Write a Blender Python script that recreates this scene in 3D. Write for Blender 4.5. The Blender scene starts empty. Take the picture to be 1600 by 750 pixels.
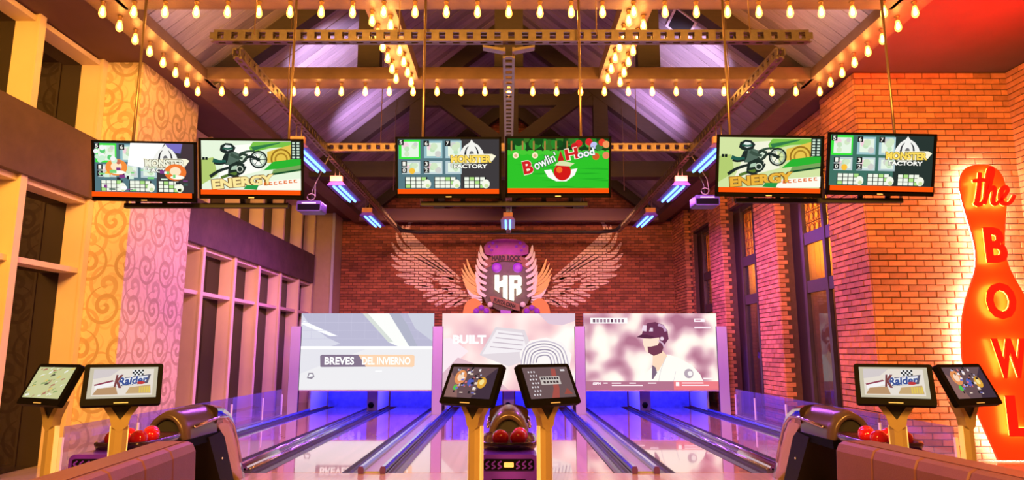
import bpy, math, random
from mathutils import Vector, Matrix
random.seed(7)
PI = math.pi
C = bpy.context.scene.collection
scn = bpy.context.scene

# ------------------------------------------------------------------ camera, world, large lights, exposure
CAM_H = 1.5
PITCH = math.radians(9.4)
FPX = 1040.0
VPX = 795.0
cam_d = bpy.data.cameras.new('camera')
cam_d.sensor_width = 36.0
cam_d.lens = FPX / 1600 * 36
cam_d.shift_x = (800 - VPX) / 1600
cam_d.clip_start = 0.05
cam = bpy.data.objects.new('camera', cam_d)
cam.location = (0, 0, CAM_H)
cam.rotation_euler = (PI / 2 + PITCH, 0, 0)
C.objects.link(cam)
scn.camera = cam

scn.view_settings.view_transform = 'Standard'
scn.view_settings.look = 'None'
scn.view_settings.gamma = 1.0
scn.view_settings.use_curve_mapping = False
scn.view_settings.exposure = 0.1
scn.cycles.use_denoising = True
scn.cycles.max_bounces = 7
scn.cycles.diffuse_bounces = 3
scn.cycles.glossy_bounces = 4
scn.cycles.transmission_bounces = 6
scn.cycles.transparent_max_bounces = 8
scn.cycles.sample_clamp_indirect = 4.0
scn.cycles.use_light_tree = True

world = bpy.data.worlds.new('world')
scn.world = world
world.use_nodes = True
world.node_tree.nodes['Background'].inputs[0].default_value = (0.55, 0.32, 0.40, 1)
world.node_tree.nodes['Background'].inputs[1].default_value = 0.02


def lamp(name, kind, loc, target, color, power, size=0.5, size_y=None, spot=60, blend=0.6):
    d = bpy.data.lights.new(name, kind)
    d.color = color
    d.energy = power
    if kind == 'AREA':
        d.size = size
        if size_y:
            d.shape = 'RECTANGLE'
            d.size_y = size_y
    elif kind == 'SPOT':
        d.spot_size = math.radians(spot)
        d.spot_blend = blend
        d.shadow_soft_size = size
    else:
        d.shadow_soft_size = size
    o = bpy.data.objects.new(name, d)
    o.location = loc
    if target is not None:
        v = Vector(target) - Vector(loc)
        o.rotation_euler = v.to_track_quat('-Z', 'Y').to_euler()
    C.objects.link(o)
    return o


WARM = (1.0, 0.40, 0.05)
VIO = (0.62, 0.30, 1.0)
# warm lamps of the bar behind the camera
lamp('bar_light', 'AREA', (-2.6, 0.6, 5.2), (-5.2, 9.5, 2.8), (1.0, 0.46, 0.075), 1050, 2.5, 1.2)
lamp('bar_light', 'AREA', (2.6, 0.6, 5.2), (5.6, 9.5, 2.6), (1.0, 0.44, 0.075), 880, 2.5, 1.2)
lamp('bar_light', 'AREA', (0, 1.5, 5.2), (0, 6.5, 0.6), WARM, 60, 2.5, 1.2)
# coloured uplighters aimed at the timber roof
for sx in (-1, 1):
    lamp('roof_uplight', 'SPOT', (sx * 2.7, 10.25, 5.4), (sx * 3.35, 11.3, 6.75), (0.74, 0.58, 1.0), 620, 0.06, spot=62, blend=0.9)
    lamp('roof_uplight', 'SPOT', (sx * 2.5, 13.1, 5.3), (sx * 3.25, 14.2, 6.85), (0.66, 0.46, 1.0), 520, 0.06, spot=60, blend=0.9)
    lamp('roof_uplight', 'SPOT', (sx * 3.5, 7.6, 5.3), (sx * 4.3, 8.3, 5.95), (1.0, 0.62, 0.60), 60, 0.06, spot=80, blend=0.9)
    # violet wash from the black-light fixtures down on lanes and side walls
    for (xx, yy, pw_) in ((3.18, 10.3, 45), (3.18, 12.6, 130), (3.18, 15.3, 260)):
        lamp('blacklight_glow', 'AREA', (sx * xx, yy, 4.42), (sx * 3.4, yy + 0.4, 0), (0.56, 0.13, 1.0), pw_, 0.9, 0.2)
    lamp('side_wall_wash', 'SPOT', (sx * 3.0, 11.6, 4.6), (sx * 5.5, 14.2, 2.4), (1.0, 0.38, 0.46) if sx < 0 else (1.0, 0.30, 0.58), 200, 0.25, spot=100, blend=0.9)
    lamp('side_wall_wash', 'SPOT', (sx * 2.6, 7.6, 4.7), (sx * 5.4, 10.6, 2.6), (1.0, 0.44, 0.40), 190, 0.25, spot=90, blend=0.9)
# wall wash on the mural wall
lamp('mural_wash', 'SPOT', (-2.6, 15.6, 5.2), (-2.6, 21.2, 3.4), (1.0, 0.45, 0.30), 620, 0.2, spot=75, blend=0.9)
lamp('mural_wash', 'SPOT', (2.6, 15.6, 5.2), (2.6, 21.2, 3.4), (1.0, 0.45, 0.30), 620, 0.2, spot=75, blend=0.9)
lamp('sign_spot', 'SPOT', (0.0, 18.9, 4.75), (-0.05, 20.7, 3.9), (0.95, 0.10, 1.0), 80, 0.1, spot=60, blend=0.9)
# added red spot without a fixture, fills the right hand soffit
lamp('red_soffit_fill', 'SPOT', (6.0, 6.4, 3.7), (5.7, 7.5, 5.7), (1.0, 0.02, 0.012), 1500, 0.2, spot=82, blend=1.0)
# blue light inside the pin decks
for cx in (-3.37, 0, 3.37):
    lamp('pin_deck_light', 'AREA', (cx, 17.1, 1.25), (cx, 17.9, 0.0), (0.06, 0.05, 1.0), 190, 2.6, 0.4)


# ------------------------------------------------------------------ measuring helpers (pixel of the 1600x750 frame -> point in the room)
CT, ST = math.cos(PITCH), math.sin(PITCH)


def ray(px, py):
    dx, dy = (px - VPX) / FPX, (375 - py) / FPX
    return Vector((dx, CT - dy * ST, ST + dy * CT))


def at(px, py, Y):
    r = ray(px, py)
    t = Y / r.y
    return Vector((r.x * t, Y, CAM_H + r.z * t))


def atz(px, py, Z):
    r = ray(px, py)
    t = (Z - CAM_H) / r.z
    return Vector((r.x * t, r.y * t, Z))


# ------------------------------------------------------------------ materials
def lin(c):
    return tuple(((x / 255) / 12.92 if x / 255 <= 0.04045 else ((x / 255 + 0.055) / 1.055) ** 2.4) for x in c[:3]) + (1.0,)


MATS = {}


def nodes_of(name):
    m = bpy.data.materials.new(name)
    m.use_nodes = True
    nt = m.node_tree
    return m, nt, nt.nodes, nt.links, nt.nodes['Principled BSDF']


def mat(name, col, rough=0.5, metal=0.0, spec=0.5, noise=0.0, nscale=6.0, bump=0.0, bscale=40.0, stretch=(1, 1, 1), emit=None, estr=0.0, coat=0.0, island=0.0):
    if name in MATS:
        return MATS[name]
    m, nt, N, L, b = nodes_of(name)
    col = tuple(col[:3]) + (1.0,)
    b.inputs['Roughness'].default_value = rough
    b.inputs['Metallic'].default_value = metal
    b.inputs['Specular IOR Level'].default_value = spec
    b.inputs['Coat Weight'].default_value = coat
    b.inputs['Base Color'].default_value = col
    if emit:
        b.inputs['Emission Color'].default_value = tuple(emit[:3]) + (1.0,)
        b.inputs['Emission Strength'].default_value = estr
    tc = N.new('ShaderNodeTexCoord')
    mp = N.new('ShaderNodeMapping')
    mp.inputs['Scale'].default_value = stretch
    L.new(tc.outputs['Object'], mp.inputs['Vector'])
    if noise or island:
        n = N.new('ShaderNodeTexNoise')
        n.inputs['Scale'].default_value = nscale
        n.inputs['Detail'].default_value = 5
        L.new(mp.outputs['Vector'], n.inputs['Vector'])
        mx = N.new('ShaderNodeMix')
        mx.data_type = 'RGBA'
        lo = tuple(max(0, c * (1 - noise)) for c in col[:3]) + (1,)
        hi = tuple(min(1, c * (1 + noise)) for c in col[:3]) + (1,)
        mx.inputs[6].default_value = lo
        mx.inputs[7].default_value = hi
        L.new(n.outputs['Fac'], mx.inputs[0])
        last = mx.outputs[2]
        if island:
            g = N.new('ShaderNodeNewGeometry')
            oi = N.new('ShaderNodeObjectInfo')
            ad = N.new('ShaderNodeMath'); ad.operation = 'ADD'
            fr = N.new('ShaderNodeMath'); fr.operation = 'FRACT'
            L.new(g.outputs['Random Per Island'], ad.inputs[0])
            L.new(oi.outputs['Random'], ad.inputs[1])
            L.new(ad.outputs[0], fr.inputs[0])
            mr = N.new('ShaderNodeMapRange')
            mr.inputs[3].default_value = 1 - island
            mr.inputs[4].default_value = 1 + island
            L.new(fr.outputs[0], mr.inputs[0])
            hs = N.new('ShaderNodeHueSaturation')
            L.new(mr.outputs[0], hs.inputs['Value'])
            L.new(last, hs.inputs['Color'])
            last = hs.outputs[0]
        L.new(last, b.inputs['Base Color'])
    if bump:
        n2 = N.new('ShaderNodeTexNoise')
        n2.inputs['Scale'].default_value = bscale
        n2.inputs['Detail'].default_value = 4
        L.new(mp.outputs['Vector'], n2.inputs['Vector'])
        bp = N.new('ShaderNodeBump')
        bp.inputs['Strength'].default_value = bump
        bp.inputs['Distance'].default_value = 0.02
        L.new(n2.outputs['Fac'], bp.inputs['Height'])
        L.new(bp.outputs[0], b.inputs['Normal'])
    MATS[name] = m
    return m


def emi(col, s=1.0):
    """flat light-giving colour (screens); col is an sRGB 0-255 triple"""
    key = 'glow_%d_%d_%d_%g' % (col[0], col[1], col[2], s)
    if key in MATS:
        return MATS[key]
    m = bpy.data.materials.new(key)
    m.use_nodes = True
    nt = m.node_tree
    nt.nodes.clear()
    e = nt.nodes.new('ShaderNodeEmission')
    o = nt.nodes.new('ShaderNodeOutputMaterial')
    e.inputs[0].default_value = lin(col)
    e.inputs[1].default_value = s
    nt.links.new(e.outputs[0], o.inputs[0])
    MATS[key] = m
    return m


def emi_blur(name, stops, scale, s=1.0, detail=1.0):
    """blurry coloured picture background made from noise"""
    m = bpy.data.materials.new(name)
    m.use_nodes = True
    nt = m.node_tree
    nt.nodes.clear()
    tc = nt.nodes.new('ShaderNodeTexCoord')
    n = nt.nodes.new('ShaderNodeTexNoise')
    n.inputs['Scale'].default_value = scale
    n.inputs['Detail'].default_value = detail
    r = nt.nodes.new('ShaderNodeValToRGB')
    els = r.color_ramp.elements
    while len(els) < len(stops):
        els.new(0.5)
    for e_, (p, c) in zip(els, stops):
        e_.position = p
        e_.color = lin(c)
    e = nt.nodes.new('ShaderNodeEmission')
    e.inputs[1].default_value = s
    o = nt.nodes.new('ShaderNodeOutputMaterial')
    nt.links.new(tc.outputs['Object'], n.inputs['Vector'])
    nt.links.new(n.outputs['Fac'], r.inputs[0])
    nt.links.new(r.outputs[0], e.inputs[0])
    nt.links.new(e.outputs[0], o.inputs[0])
    MATS[name] = m
    return m


def wallpaper_mat(name, axis):
    """tone on tone scroll wallpaper; axis = which object axis runs across (X or Y), Z is up"""
    m, nt, N, L, b = nodes_of(name)
    b.inputs['Roughness'].default_value = 0.6
    tc = N.new('ShaderNodeTexCoord')
    sp = N.new('ShaderNodeSeparateXYZ')
    L.new(tc.outputs['Object'], sp.inputs[0])

    def M(op, a, bb=None, c=None):
        n = N.new('ShaderNodeMath')
        n.operation = op
        for i, v in enumerate((a, bb, c)):
            if v is None:
                continue
            if isinstance(v, (int, float)):
                n.inputs[i].default_value = v
            else:
                L.new(v, n.inputs[i])
        return n.outputs[0]
    U = sp.outputs[0 if axis == 'X' else 1]
    V = sp.outputs[2]
    bands = []
    for (su, sv, ou, ov, turn, flip) in ((0.56, 0.60, 0, 0, 1.45, 1), (0.56, 0.60, 0.28, 0.30, 1.15, -1), (0.28, 0.30, 0.09, 0.05, 1.0, -1)):
        u = M('DIVIDE', M('ADD', U, ou + 40 * su), su)
        v = M('DIVIDE', M('ADD', V, ov + 10 * sv), sv)
        row = M('FLOOR', v)
        par = M('MODULO', row, 2)
        u = M('ADD', u, M('MULTIPLY', par, 0.5))
        fu = M('SUBTRACT', M('FRACT', u), 0.5)
        fv = M('SUBTRACT', M('FRACT', v), 0.5)
        sg = M('SUBTRACT', M('MULTIPLY', par, 2.0), 1.0)
        fu = M('MULTIPLY', fu, sg)
        r = M('SQRT', M('ADD', M('MULTIPLY', fu, fu), M('MULTIPLY', fv, fv)))
        th = M('DIVIDE', M('ARCTAN2', fv, fu), 2 * PI * flip)
        ph = M('FRACT', M('ADD', M('MULTIPLY', r, turn * 2.6), th))
        band = M('LESS_THAN', ph, M('SUBTRACT', 0.52, M('MULTIPLY', r, 0.55)))
        inside = M('LESS_THAN', r, 0.47)
        bands.append(M('MULTIPLY', band, inside))
    tot = M('MAXIMUM', bands[0], M('MULTIPLY', bands[1], 0.75))
    tot = M('MAXIMUM', tot, M('MULTIPLY', bands[2], 0.35))
    mx = N.new('ShaderNodeMix')
    mx.data_type = 'RGBA'
    mx.inputs[6].default_value = (0.80, 0.62, 0.38, 1)
    mx.inputs[7].default_value = (0.50, 0.36, 0.19, 1)
    L.new(tot, mx.inputs[0])
    L.new(mx.outputs[2], b.inputs['Base Color'])
    MATS[name] = m
    return m


def lane_mat(name):
    m, nt, N, L, b = nodes_of(name)
    b.inputs['Roughness'].default_value = 0.07
    b.inputs['Specular IOR Level'].default_value = 0.9
    b.inputs['Coat Weight'].default_value = 0.8
    b.inputs['Coat Roughness'].default_value = 0.03
    b.inputs['Coat IOR'].default_value = 1.9
    tc = N.new('ShaderNodeTexCoord')
    sp = N.new('ShaderNodeSeparateXYZ')
    L.new(tc.outputs['Object'], sp.inputs[0])
    mu = N.new('ShaderNodeMath'); mu.operation = 'MULTIPLY'; mu.inputs[1].default_value = 1 / 0.054
    L.new(sp.outputs[0], mu.inputs[0])
    fl = N.new('ShaderNodeMath'); fl.operation = 'FLOOR'
    L.new(mu.outputs[0], fl.inputs[0])
    wn = N.new('ShaderNodeTexWhiteNoise'); wn.noise_dimensions = '1D'
    L.new(fl.outputs[0], wn.inputs['W'])
    r = N.new('ShaderNodeValToRGB')
    r.color_ramp.elements[0].color = (0.50, 0.30, 0.20, 1)
    r.color_ramp.elements[1].color = (0.68, 0.46, 0.32, 1)
    L.new(wn.outputs['Value'], r.inputs[0])
    L.new(r.outputs[0], b.inputs['Base Color'])
    MATS[name] = m
    return m


def glass_mat(name, tint, alpha):
    m = bpy.data.materials.new(name)
    m.use_nodes = True
    nt = m.node_tree
    nt.nodes.clear()
    tr = nt.nodes.new('ShaderNodeBsdfTransparent')
    tr.inputs[0].default_value = tint + (1,)
    gl = nt.nodes.new('ShaderNodeBsdfGlossy')
    gl.inputs['Roughness'].default_value = 0.03
    gl.inputs['Color'].default_value = (0.9, 0.9, 1, 1)
    df = nt.nodes.new('ShaderNodeBsdfDiffuse')
    df.inputs[0].default_value = tint + (1,)
    fr = nt.nodes.new('ShaderNodeFresnel')
    fr.inputs[0].default_value = 1.5
    a = nt.nodes.new('ShaderNodeMixShader')
    a.inputs[0].default_value = alpha
    nt.links.new(tr.outputs[0], a.inputs[1])
    nt.links.new(df.outputs[0], a.inputs[2])
    b_ = nt.nodes.new('ShaderNodeMixShader')
    ge = nt.nodes.new('ShaderNodeNewGeometry')
    iv = nt.nodes.new('ShaderNodeMath'); iv.operation = 'SUBTRACT'; iv.inputs[0].default_value = 1.0
    nt.links.new(ge.outputs['Backfacing'], iv.inputs[1])
    mu = nt.nodes.new('ShaderNodeMath'); mu.operation = 'MULTIPLY'
    nt.links.new(fr.outputs[0], mu.inputs[0]); nt.links.new(iv.outputs[0], mu.inputs[1])
    nt.links.new(mu.outputs[0], b_.inputs[0])
    nt.links.new(a.outputs[0], b_.inputs[1])
    nt.links.new(gl.outputs[0], b_.inputs[2])
    o = nt.nodes.new('ShaderNodeOutputMaterial')
    nt.links.new(b_.outputs[0], o.inputs[0])
    MATS[name] = m
    return m


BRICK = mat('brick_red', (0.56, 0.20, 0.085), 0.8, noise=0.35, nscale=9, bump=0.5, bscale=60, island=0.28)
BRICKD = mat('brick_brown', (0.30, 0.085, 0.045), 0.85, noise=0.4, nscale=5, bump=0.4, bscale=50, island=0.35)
MORTAR = mat('mortar', (0.10, 0.045, 0.032), 0.95, noise=0.3, nscale=12)
WOODR = mat('roof_plank_wood', (0.25, 0.20, 0.22), 0.5, noise=0.45, nscale=3.0, stretch=(1, 14, 1), bump=0.25, bscale=9, island=0.3)
DARKW = mat('dark_timber', (0.024, 0.012, 0.009), 0.55, noise=0.5, nscale=5, stretch=(1, 1, 6), bump=0.2)
BEAMW = mat('bulb_beam_timber', (0.15, 0.085, 0.055), 0.45, noise=0.35, nscale=5, bump=0.15)
SOFFIT = mat('soffit_paint', (0.13, 0.055, 0.038), 0.7, noise=0.2, nscale=2)
CREAM = mat('cream_frame_paint', (0.80, 0.62, 0.40), 0.5, noise=0.08, nscale=3)
SPAN = mat('brown_spandrel_plaster', (0.10, 0.055, 0.04), 0.7, noise=0.5, nscale=3.5, bump=0.3, bscale=14)
DGLASS = mat('night_window_glass', (0.010, 0.007, 0.006), 0.02, spec=0.25)
STEEL = mat('perforated_steel', (0.30, 0.23, 0.18), 0.32, metal=0.9, noise=0.3, nscale=20)
DSTEEL = mat('dark_steel_tube', (0.05, 0.04, 0.05), 0.35, metal=0.7)
PIPE = mat('hanger_pipe', (0.30, 0.20, 0.12), 0.35, metal=0.8)
BLACK = mat('black_plastic', (0.004, 0.0035, 0.004), 0.5, spec=0.03)
BLACKM = mat('matte_black', (0.010, 0.009, 0.009), 0.7)
CHROME = mat('chrome_shell', (0.62, 0.52, 0.56), 0.12, metal=1.0)
RAILM = mat('lane_rail_metal', (0.50, 0.53, 0.66), 0.18, metal=0.9)
GUTTER = mat('gutter_plastic', (0.10, 0.09, 0.12), 0.25)
WALKWAY = mat('walkway_grey', (0.33, 0.33, 0.36), 0.3, noise=0.1)
LANE = lane_mat('lane_boards')
FLOORM = mat('approach_boards', (0.56, 0.43, 0.35), 0.14, noise=0.15, nscale=2.0, stretch=(10, 1, 1), coat=0.4)
WHITEP = mat('white_panel', (0.82, 0.80, 0.84), 0.4)
LAVP = mat('lane_post_white', (0.50, 0.48, 0.58), 0.5)
BLUEC = mat('pit_curtain', (0.16, 0.16, 0.42), 0.8, noise=0.5, nscale=9)
WARMLIT = mat('kiosk_metal_warm_lit', (0.34, 0.25, 0.12), 0.4, metal=0.2, noise=0.06)  # silver-grey metal; its gold tone is warm lamp light put into the colour
LEATHER = mat('plum_leather', (0.16, 0.06, 0.085), 0.45, noise=0.15, nscale=7, bump=0.12, bscale=120)
PURP = mat('purple_plastic', (0.12, 0.02, 0.80), 0.3)
REDB = mat('red_ball_plastic', (0.75, 0.015, 0.03), 0.08, coat=0.5)
PAINTW = mat('wing_paint', (0.86, 0.60, 0.50), 0.8, noise=0.12, nscale=6)
WP_X = wallpaper_mat('scroll_wallpaper_front', 'X')
WP_Y = wallpaper_mat('scroll_wallpaper_side', 'Y')
BARGLASS = glass_mat('barrier_glass', (0.72, 0.66, 0.98), 0.10)
PANE = glass_mat('window_pane_glass', (0.85, 0.78, 0.68), 0.015)
WSLAT = mat('warm_wood_slats', (0.50, 0.26, 0.08), 0.45, noise=0.5, nscale=7, stretch=(8, 8, 0.6))
LATT = mat('gold_lattice', (0.75, 0.45, 0.10), 0.3, metal=0.6)
WFRAME = mat('window_timber', (0.055, 0.038, 0.036), 0.45, noise=0.3)


# ------------------------------------------------------------------ mesh builder
class MB:
    def __init__(s):
        s.v, s.f, s.mi, s.mats, s.sm = [], [], [], [], []

    def slot(s, m):
        if m not in s.mats:
            s.mats.append(m)
        return s.mats.index(m)

    def add(s, verts, faces, m, smooth=False):
        o = len(s.v)
        s.v.extend(tuple(x) for x in verts)
        k = s.slot(m)
        for f in faces:
            s.f.append(tuple(i + o for i in f))
            s.mi.append(k)
            s.sm.append(smooth)
        return s

    def box(s, x0, x1, y0, y1, z0, z1, m, M=None):
        vs = [Vector((x, y, z)) for x in (x0, x1) for y in (y0, y1) for z in (z0, z1)]
        if M is not None:
            vs = [M @ v for v in vs]
        return s.add(vs, [(0, 1, 3, 2), (4, 6, 7, 5), (0, 4, 5, 1), (2, 3, 7, 6), (0, 2, 6, 4), (1, 5, 7, 3)], m)

    def rbox(s, x0, x1, y0, y1, z0, z1, m, r=0.02, M=None, n=3):
        """box with corners rounded in the XZ outline"""
        pts = []
        r = min(r, (x1 - x0) / 2.01, (z1 - z0) / 2.01)
        for (cx, cz, a0) in ((x1 - r, z0 + r, -PI / 2), (x1 - r, z1 - r, 0), (x0 + r, z1 - r, PI / 2), (x0 + r, z0 + r, PI)):
            for i in range(n + 1):
                a = a0 + PI / 2 * i / n
                pts.append((cx + r * math.cos(a), cz + r * math.sin(a)))
        return s.prism(pts, y0, y1, m, M)

    def prism(s, pts, y0, y1, m, M=None):
        """outline in XZ pushed from y0 to y1"""
        n = len(pts)
        vs = [Vector((p[0], y0, p[1])) for p in pts] + [Vector((p[0], y1, p[1])) for p in pts]
        if M is not None:
            vs = [M @ v for v in vs]
        fs = [tuple(range(n)), tuple(range(2 * n - 1, n - 1, -1))] + [(i, i + n, (i + 1) % n + n, (i + 1) % n) for i in range(n)]
        return s.add(vs, fs, m)

    def prism_x(s, pts, x0, x1, m, M=None):
        """outline in YZ pushed from x0 to x1"""
        R = Matrix(((0, 1, 0, 0), (1, 0, 0, 0), (0, 0, 1, 0), (0, 0, 0, 1)))
        return s.prism(pts, x0, x1, m, (M @ R) if M is not None else R)

    def flat(s, pts, m, M=None):
        vs = [Vector(p) for p in pts]
        if M is not None:
            vs = [M @ v for v in vs]
        return s.add(vs, [tuple(range(len(vs)))], m)

    def bar(s, a, b, w, h, m, up=(0, 0, 1)):
        a, b = Vector(a), Vector(b)
        d = (b - a)
        ln = d.length
        d.normalize()
        u = Vector(up)
        sd = d.cross(u)
        if sd.length < 1e-5:
            sd = d.cross(Vector((0, 1, 0)))
        sd.normalize()
        u = sd.cross(d)
        vs = []
        for e in (a, b):
            for (i, j) in ((-1, -1), (1, -1), (1, 1), (-1, 1)):
                vs.append(e + sd * (i * w / 2) + u * (j * h / 2))
        return s.add(vs, [(3, 2, 1, 0), (4, 5, 6, 7), (0, 1, 5, 4), (1, 2, 6, 5), (2, 3, 7, 6), (3, 0, 4, 7)], m)

    def tube(s, path, r, m, n=8, caps=True):
        path = [Vector(p) for p in path]
        rings = []
        for i, p in enumerate(path):
            d = (path[min(i + 1, len(path) - 1)] - path[max(i - 1, 0)]).normalized()
            ref = Vector((0, 0, 1)) if abs(d.z) < 0.9 else Vector((1, 0, 0))
            a = d.cross(ref).normalized()
            b = a.cross(d)
            rr = r[i] if isinstance(r, (list, tuple)) else r
            rings.append([p + (a * math.cos(2 * PI * k / n) + b * math.sin(2 * PI * k / n)) * rr for k in range(n)])
        vs = [v for rg in rings for v in rg]
        fs = []
        for i in range(len(path) - 1):
            for k in range(n):
                fs.append((i * n + k, i * n + (k + 1) % n, (i + 1) * n + (k + 1) % n, (i + 1) * n + k))
        if caps:
            fs.append(tuple(range(n - 1, -1, -1)))
            fs.append(tuple((len(path) - 1) * n + k for k in range(n)))
        return s.add(vs, fs, m, True)

    def lathe(s, prof, m, c=(0, 0, 0), n=14, M=None):
        """profile of (radius, z)"""
        vs = []
        for (r, z) in prof:
            for k in range(n):
                vs.append(Vector((c[0] + r * math.cos(2 * PI * k / n), c[1] + r * math.sin(2 * PI * k / n), c[2] + z)))
        if M is not None:
            vs = [M @ v for v in vs]
        fs = []
        for i in range(len(prof) - 1):
            for k in range(n):
                fs.append((i * n + k, i * n + (k + 1) % n, (i + 1) * n + (k + 1) % n, (i + 1) * n + k))
        return s.add(vs, fs, m, True)

    def text(s, t, m, M, w=None, h=None, depth=0.0, bold=0.0, shear=0.0):
        """lettering centred on the origin of M, in the XZ plane facing -Y"""
        vs, fs = text_mesh(t, bold, shear, depth > 0)
        x0 = min(v[0] for v in vs); x1 = max(v[0] for v in vs)
        y0 = min(v[1] for v in vs); y1 = max(v[1] for v in vs)
        kx = (w / (x1 - x0)) if w else None
        ky = (h / (y1 - y0)) if h else None
        kx = kx or ky
        ky = ky or kx
        out = []
        for v in vs:
            out.append(M @ Vector(((v[0] - (x0 + x1) / 2) * kx, -v[2] * depth, (v[1] - (y0 + y1) / 2) * ky)))
        return s.add(out, fs, m)

    def build(s, name, parent=None, label=None, cat=None, group=None, kind=None, loc=None, rot=None):
        me = bpy.data.meshes.new(name)
        me.from_pydata(s.v, [], s.f)
        for m in s.mats:
            me.materials.append(m)
        if len(s.mats) > 1:
            me.polygons.foreach_set('material_index', s.mi)
        if any(s.sm):
            me.polygons.foreach_set('use_smooth', s.sm)
        me.update()
        o = bpy.data.objects.new(name, me)
        C.objects.link(o)
        if parent is not None:
            o.parent = parent
        if loc is not None:
            o.location = loc
        if rot is not None:
            o.rotation_euler = rot
        tag(o, label, cat, group, kind)
        return o


TEXTS = {}


def text_mesh(t, bold, shear, solid):
    key = (t, bold, shear, solid)
    if key in TEXTS:
        return TEXTS[key]
    cu = bpy.data.curves.new('lettering', 'FONT')
    cu.body = t
    cu.size = 1.0
    cu.offset = bold
    cu.shear = shear
    cu.resolution_u = 3
    cu.extrude = 0.5 if solid else 0.0
    cu.fill_mode = 'BOTH' if solid else 'FRONT'
    ob = bpy.data.objects.new('lettering', cu)
    C.objects.link(ob)
    bpy.context.view_layer.update()
    ev = ob.evaluated_get(bpy.context.evaluated_depsgraph_get())
    me = ev.to_mesh()
    vs = [tuple(v.co) for v in me.vertices]
    fs = [tuple(p.vertices) for p in me.polygons]
    ev.to_mesh_clear()
    bpy.data.objects.remove(ob)
    bpy.data.curves.remove(cu)
    TEXTS[key] = (vs, fs)
    return TEXTS[key]


def tag(o, label=None, cat=None, group=None, kind=None):
    if label:
        o['label'] = label
    if cat:
        o['category'] = cat
    if group:
        o['group'] = group
    if kind:
        o['kind'] = kind
    return o


def thing(name, label, cat, loc=(0, 0, 0), rz=0.0, group=None, kind=None):
    o = bpy.data.objects.new(name, None)
    o.empty_display_size = 0.1
    o.location = loc
    o.rotation_euler = (0, 0, rz)
    C.objects.link(o)
    return tag(o, label, cat, group, kind)


def link_copy(mesh_obj, parent, loc, rot=None, name=None):
    c = mesh_obj.copy()
    C.objects.link(c)
    c.parent = parent
    c.location = loc
    if rot is not None:
        c.rotation_euler = rot
    for k in ('label', 'category', 'group'):
        if k in c:
            del c[k]
    return c


def T(x=0, y=0, z=0):
    return Matrix.Translation((x, y, z))


def RZ(a):
    return Matrix.Rotation(a, 4, 'Z')


def smooth_path(pts, n=6):
    """Catmull-Rom through 2D points"""
    out = []
    P = [pts[0]] + list(pts) + [pts[-1]]
    for i in range(1, len(P) - 2):
        p0, p1, p2, p3 = (Vector(p) for p in P[i - 1:i + 3])
        for k in range(n):
            t = k / n
            out.append(0.5 * ((2 * p1) + (p2 - p0) * t + (2 * p0 - 5 * p1 + 4 * p2 - p3) * t * t + (3 * p1 - p0 - 3 * p2 + p3) * t ** 3))
    out.append(Vector(pts[-1]))
    return out


def ribbon(pts, w0, w1=None, wm=None, n=6):
    """2D band polygon along a path, width w0 at start, w1 at the end, wm in the middle"""
    w1 = w0 if w1 is None else w1
    ps = smooth_path(pts, n)
    L_, R_ = [], []
    for i, p in enumerate(ps):
        d = (ps[min(i + 1, len(ps) - 1)] - ps[max(i - 1, 0)])
        d = d.normalized() if d.length > 1e-9 else Vector((1, 0))
        nn = Vector((-d.y, d.x))
        t = i / (len(ps) - 1)
        if wm is None:
            w = w0 + (w1 - w0) * t
        else:
            w = (w0 + (wm - w0) * math.sin(t * PI / 2 / 0.5)) if t < 0.5 else (w1 + (wm - w1) * math.sin((1 - t) * PI / 2 / 0.5))
        L_.append(p + nn * w / 2)
        R_.append(p - nn * w / 2)
    return L_, R_


def ribbon_solid(mb, pts, y0, y1, m, w0, w1=None, wm=None, n=6, M=None):
    L_, R_ = ribbon(pts, w0, w1, wm, n)
    k = len(L_)
    vs = []
    for y in (y0, y1):
        vs += [Vector((p.x, y, p.y)) for p in L_] + [Vector((p.x, y, p.y)) for p in R_]
    if M is not None:
        vs = [M @ v for v in vs]
    fs = []
    for i in range(k - 1):
        fs.append((i, i + 1, k + i + 1, k + i))
        fs.append((2 * k + i + 1, 2 * k + i, 3 * k + i, 3 * k + i + 1))
        fs.append((i + 1, i, 2 * k + i, 2 * k + i + 1))
        fs.append((k + i, k + i + 1, 3 * k + i + 1, 3 * k + i))
    fs.append((0, k, 3 * k, 2 * k))
    fs.append((2 * k - 1, k - 1, 3 * k - 1, 4 * k - 1))
    return mb.add(vs, fs, m)


ORD = ['zeroth', 'first', 'second', 'third', 'fourth', 'fifth', 'sixth', 'seventh', 'eighth', 'ninth', 'tenth', 'eleventh', 'twelfth', 'thirteenth', 'fourteenth', 'fifteenth', 'sixteenth', 'seventeenth', 'eighteenth', 'nineteenth', 'twentieth', 'twenty-first', 'twenty-second', 'twenty-third', 'twenty-fourth', 'twenty-fifth', 'twenty-sixth', 'twenty-seventh']

# ------------------------------------------------------------------ setting: floor, lanes
PITCHX = 3.37
FOUL = 8.6
MASKY = 16.0
BACKY = 21.1
SOFZ = 5.68
EAVE = 4.6
RIDGE = 9.5
SLOPE = (RIDGE - SOFZ - 0.04) / EAVE

floor_o = MB().box(-8, 9, -2, FOUL, -0.2, 0, FLOORM).box(-8, 9, FOUL, BACKY + 0.2, -0.32, -0.13, GUTTER).build('floor', kind='structure', label='pale glossy approach boards in front of the lanes')

side_names = {-1: 'left', 1: 'right'}
for sx in (-1, 1):
    mb = MB().box(min(sx * 4.97, sx * 8), max(sx * 4.97, sx * 8), FOUL, BACKY, -0.12, 0.0, FLOORM)
    mb.build('floor_side', kind='structure', label='%s hand side strip of flooring beside the outer lane' % side_names[sx])


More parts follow.
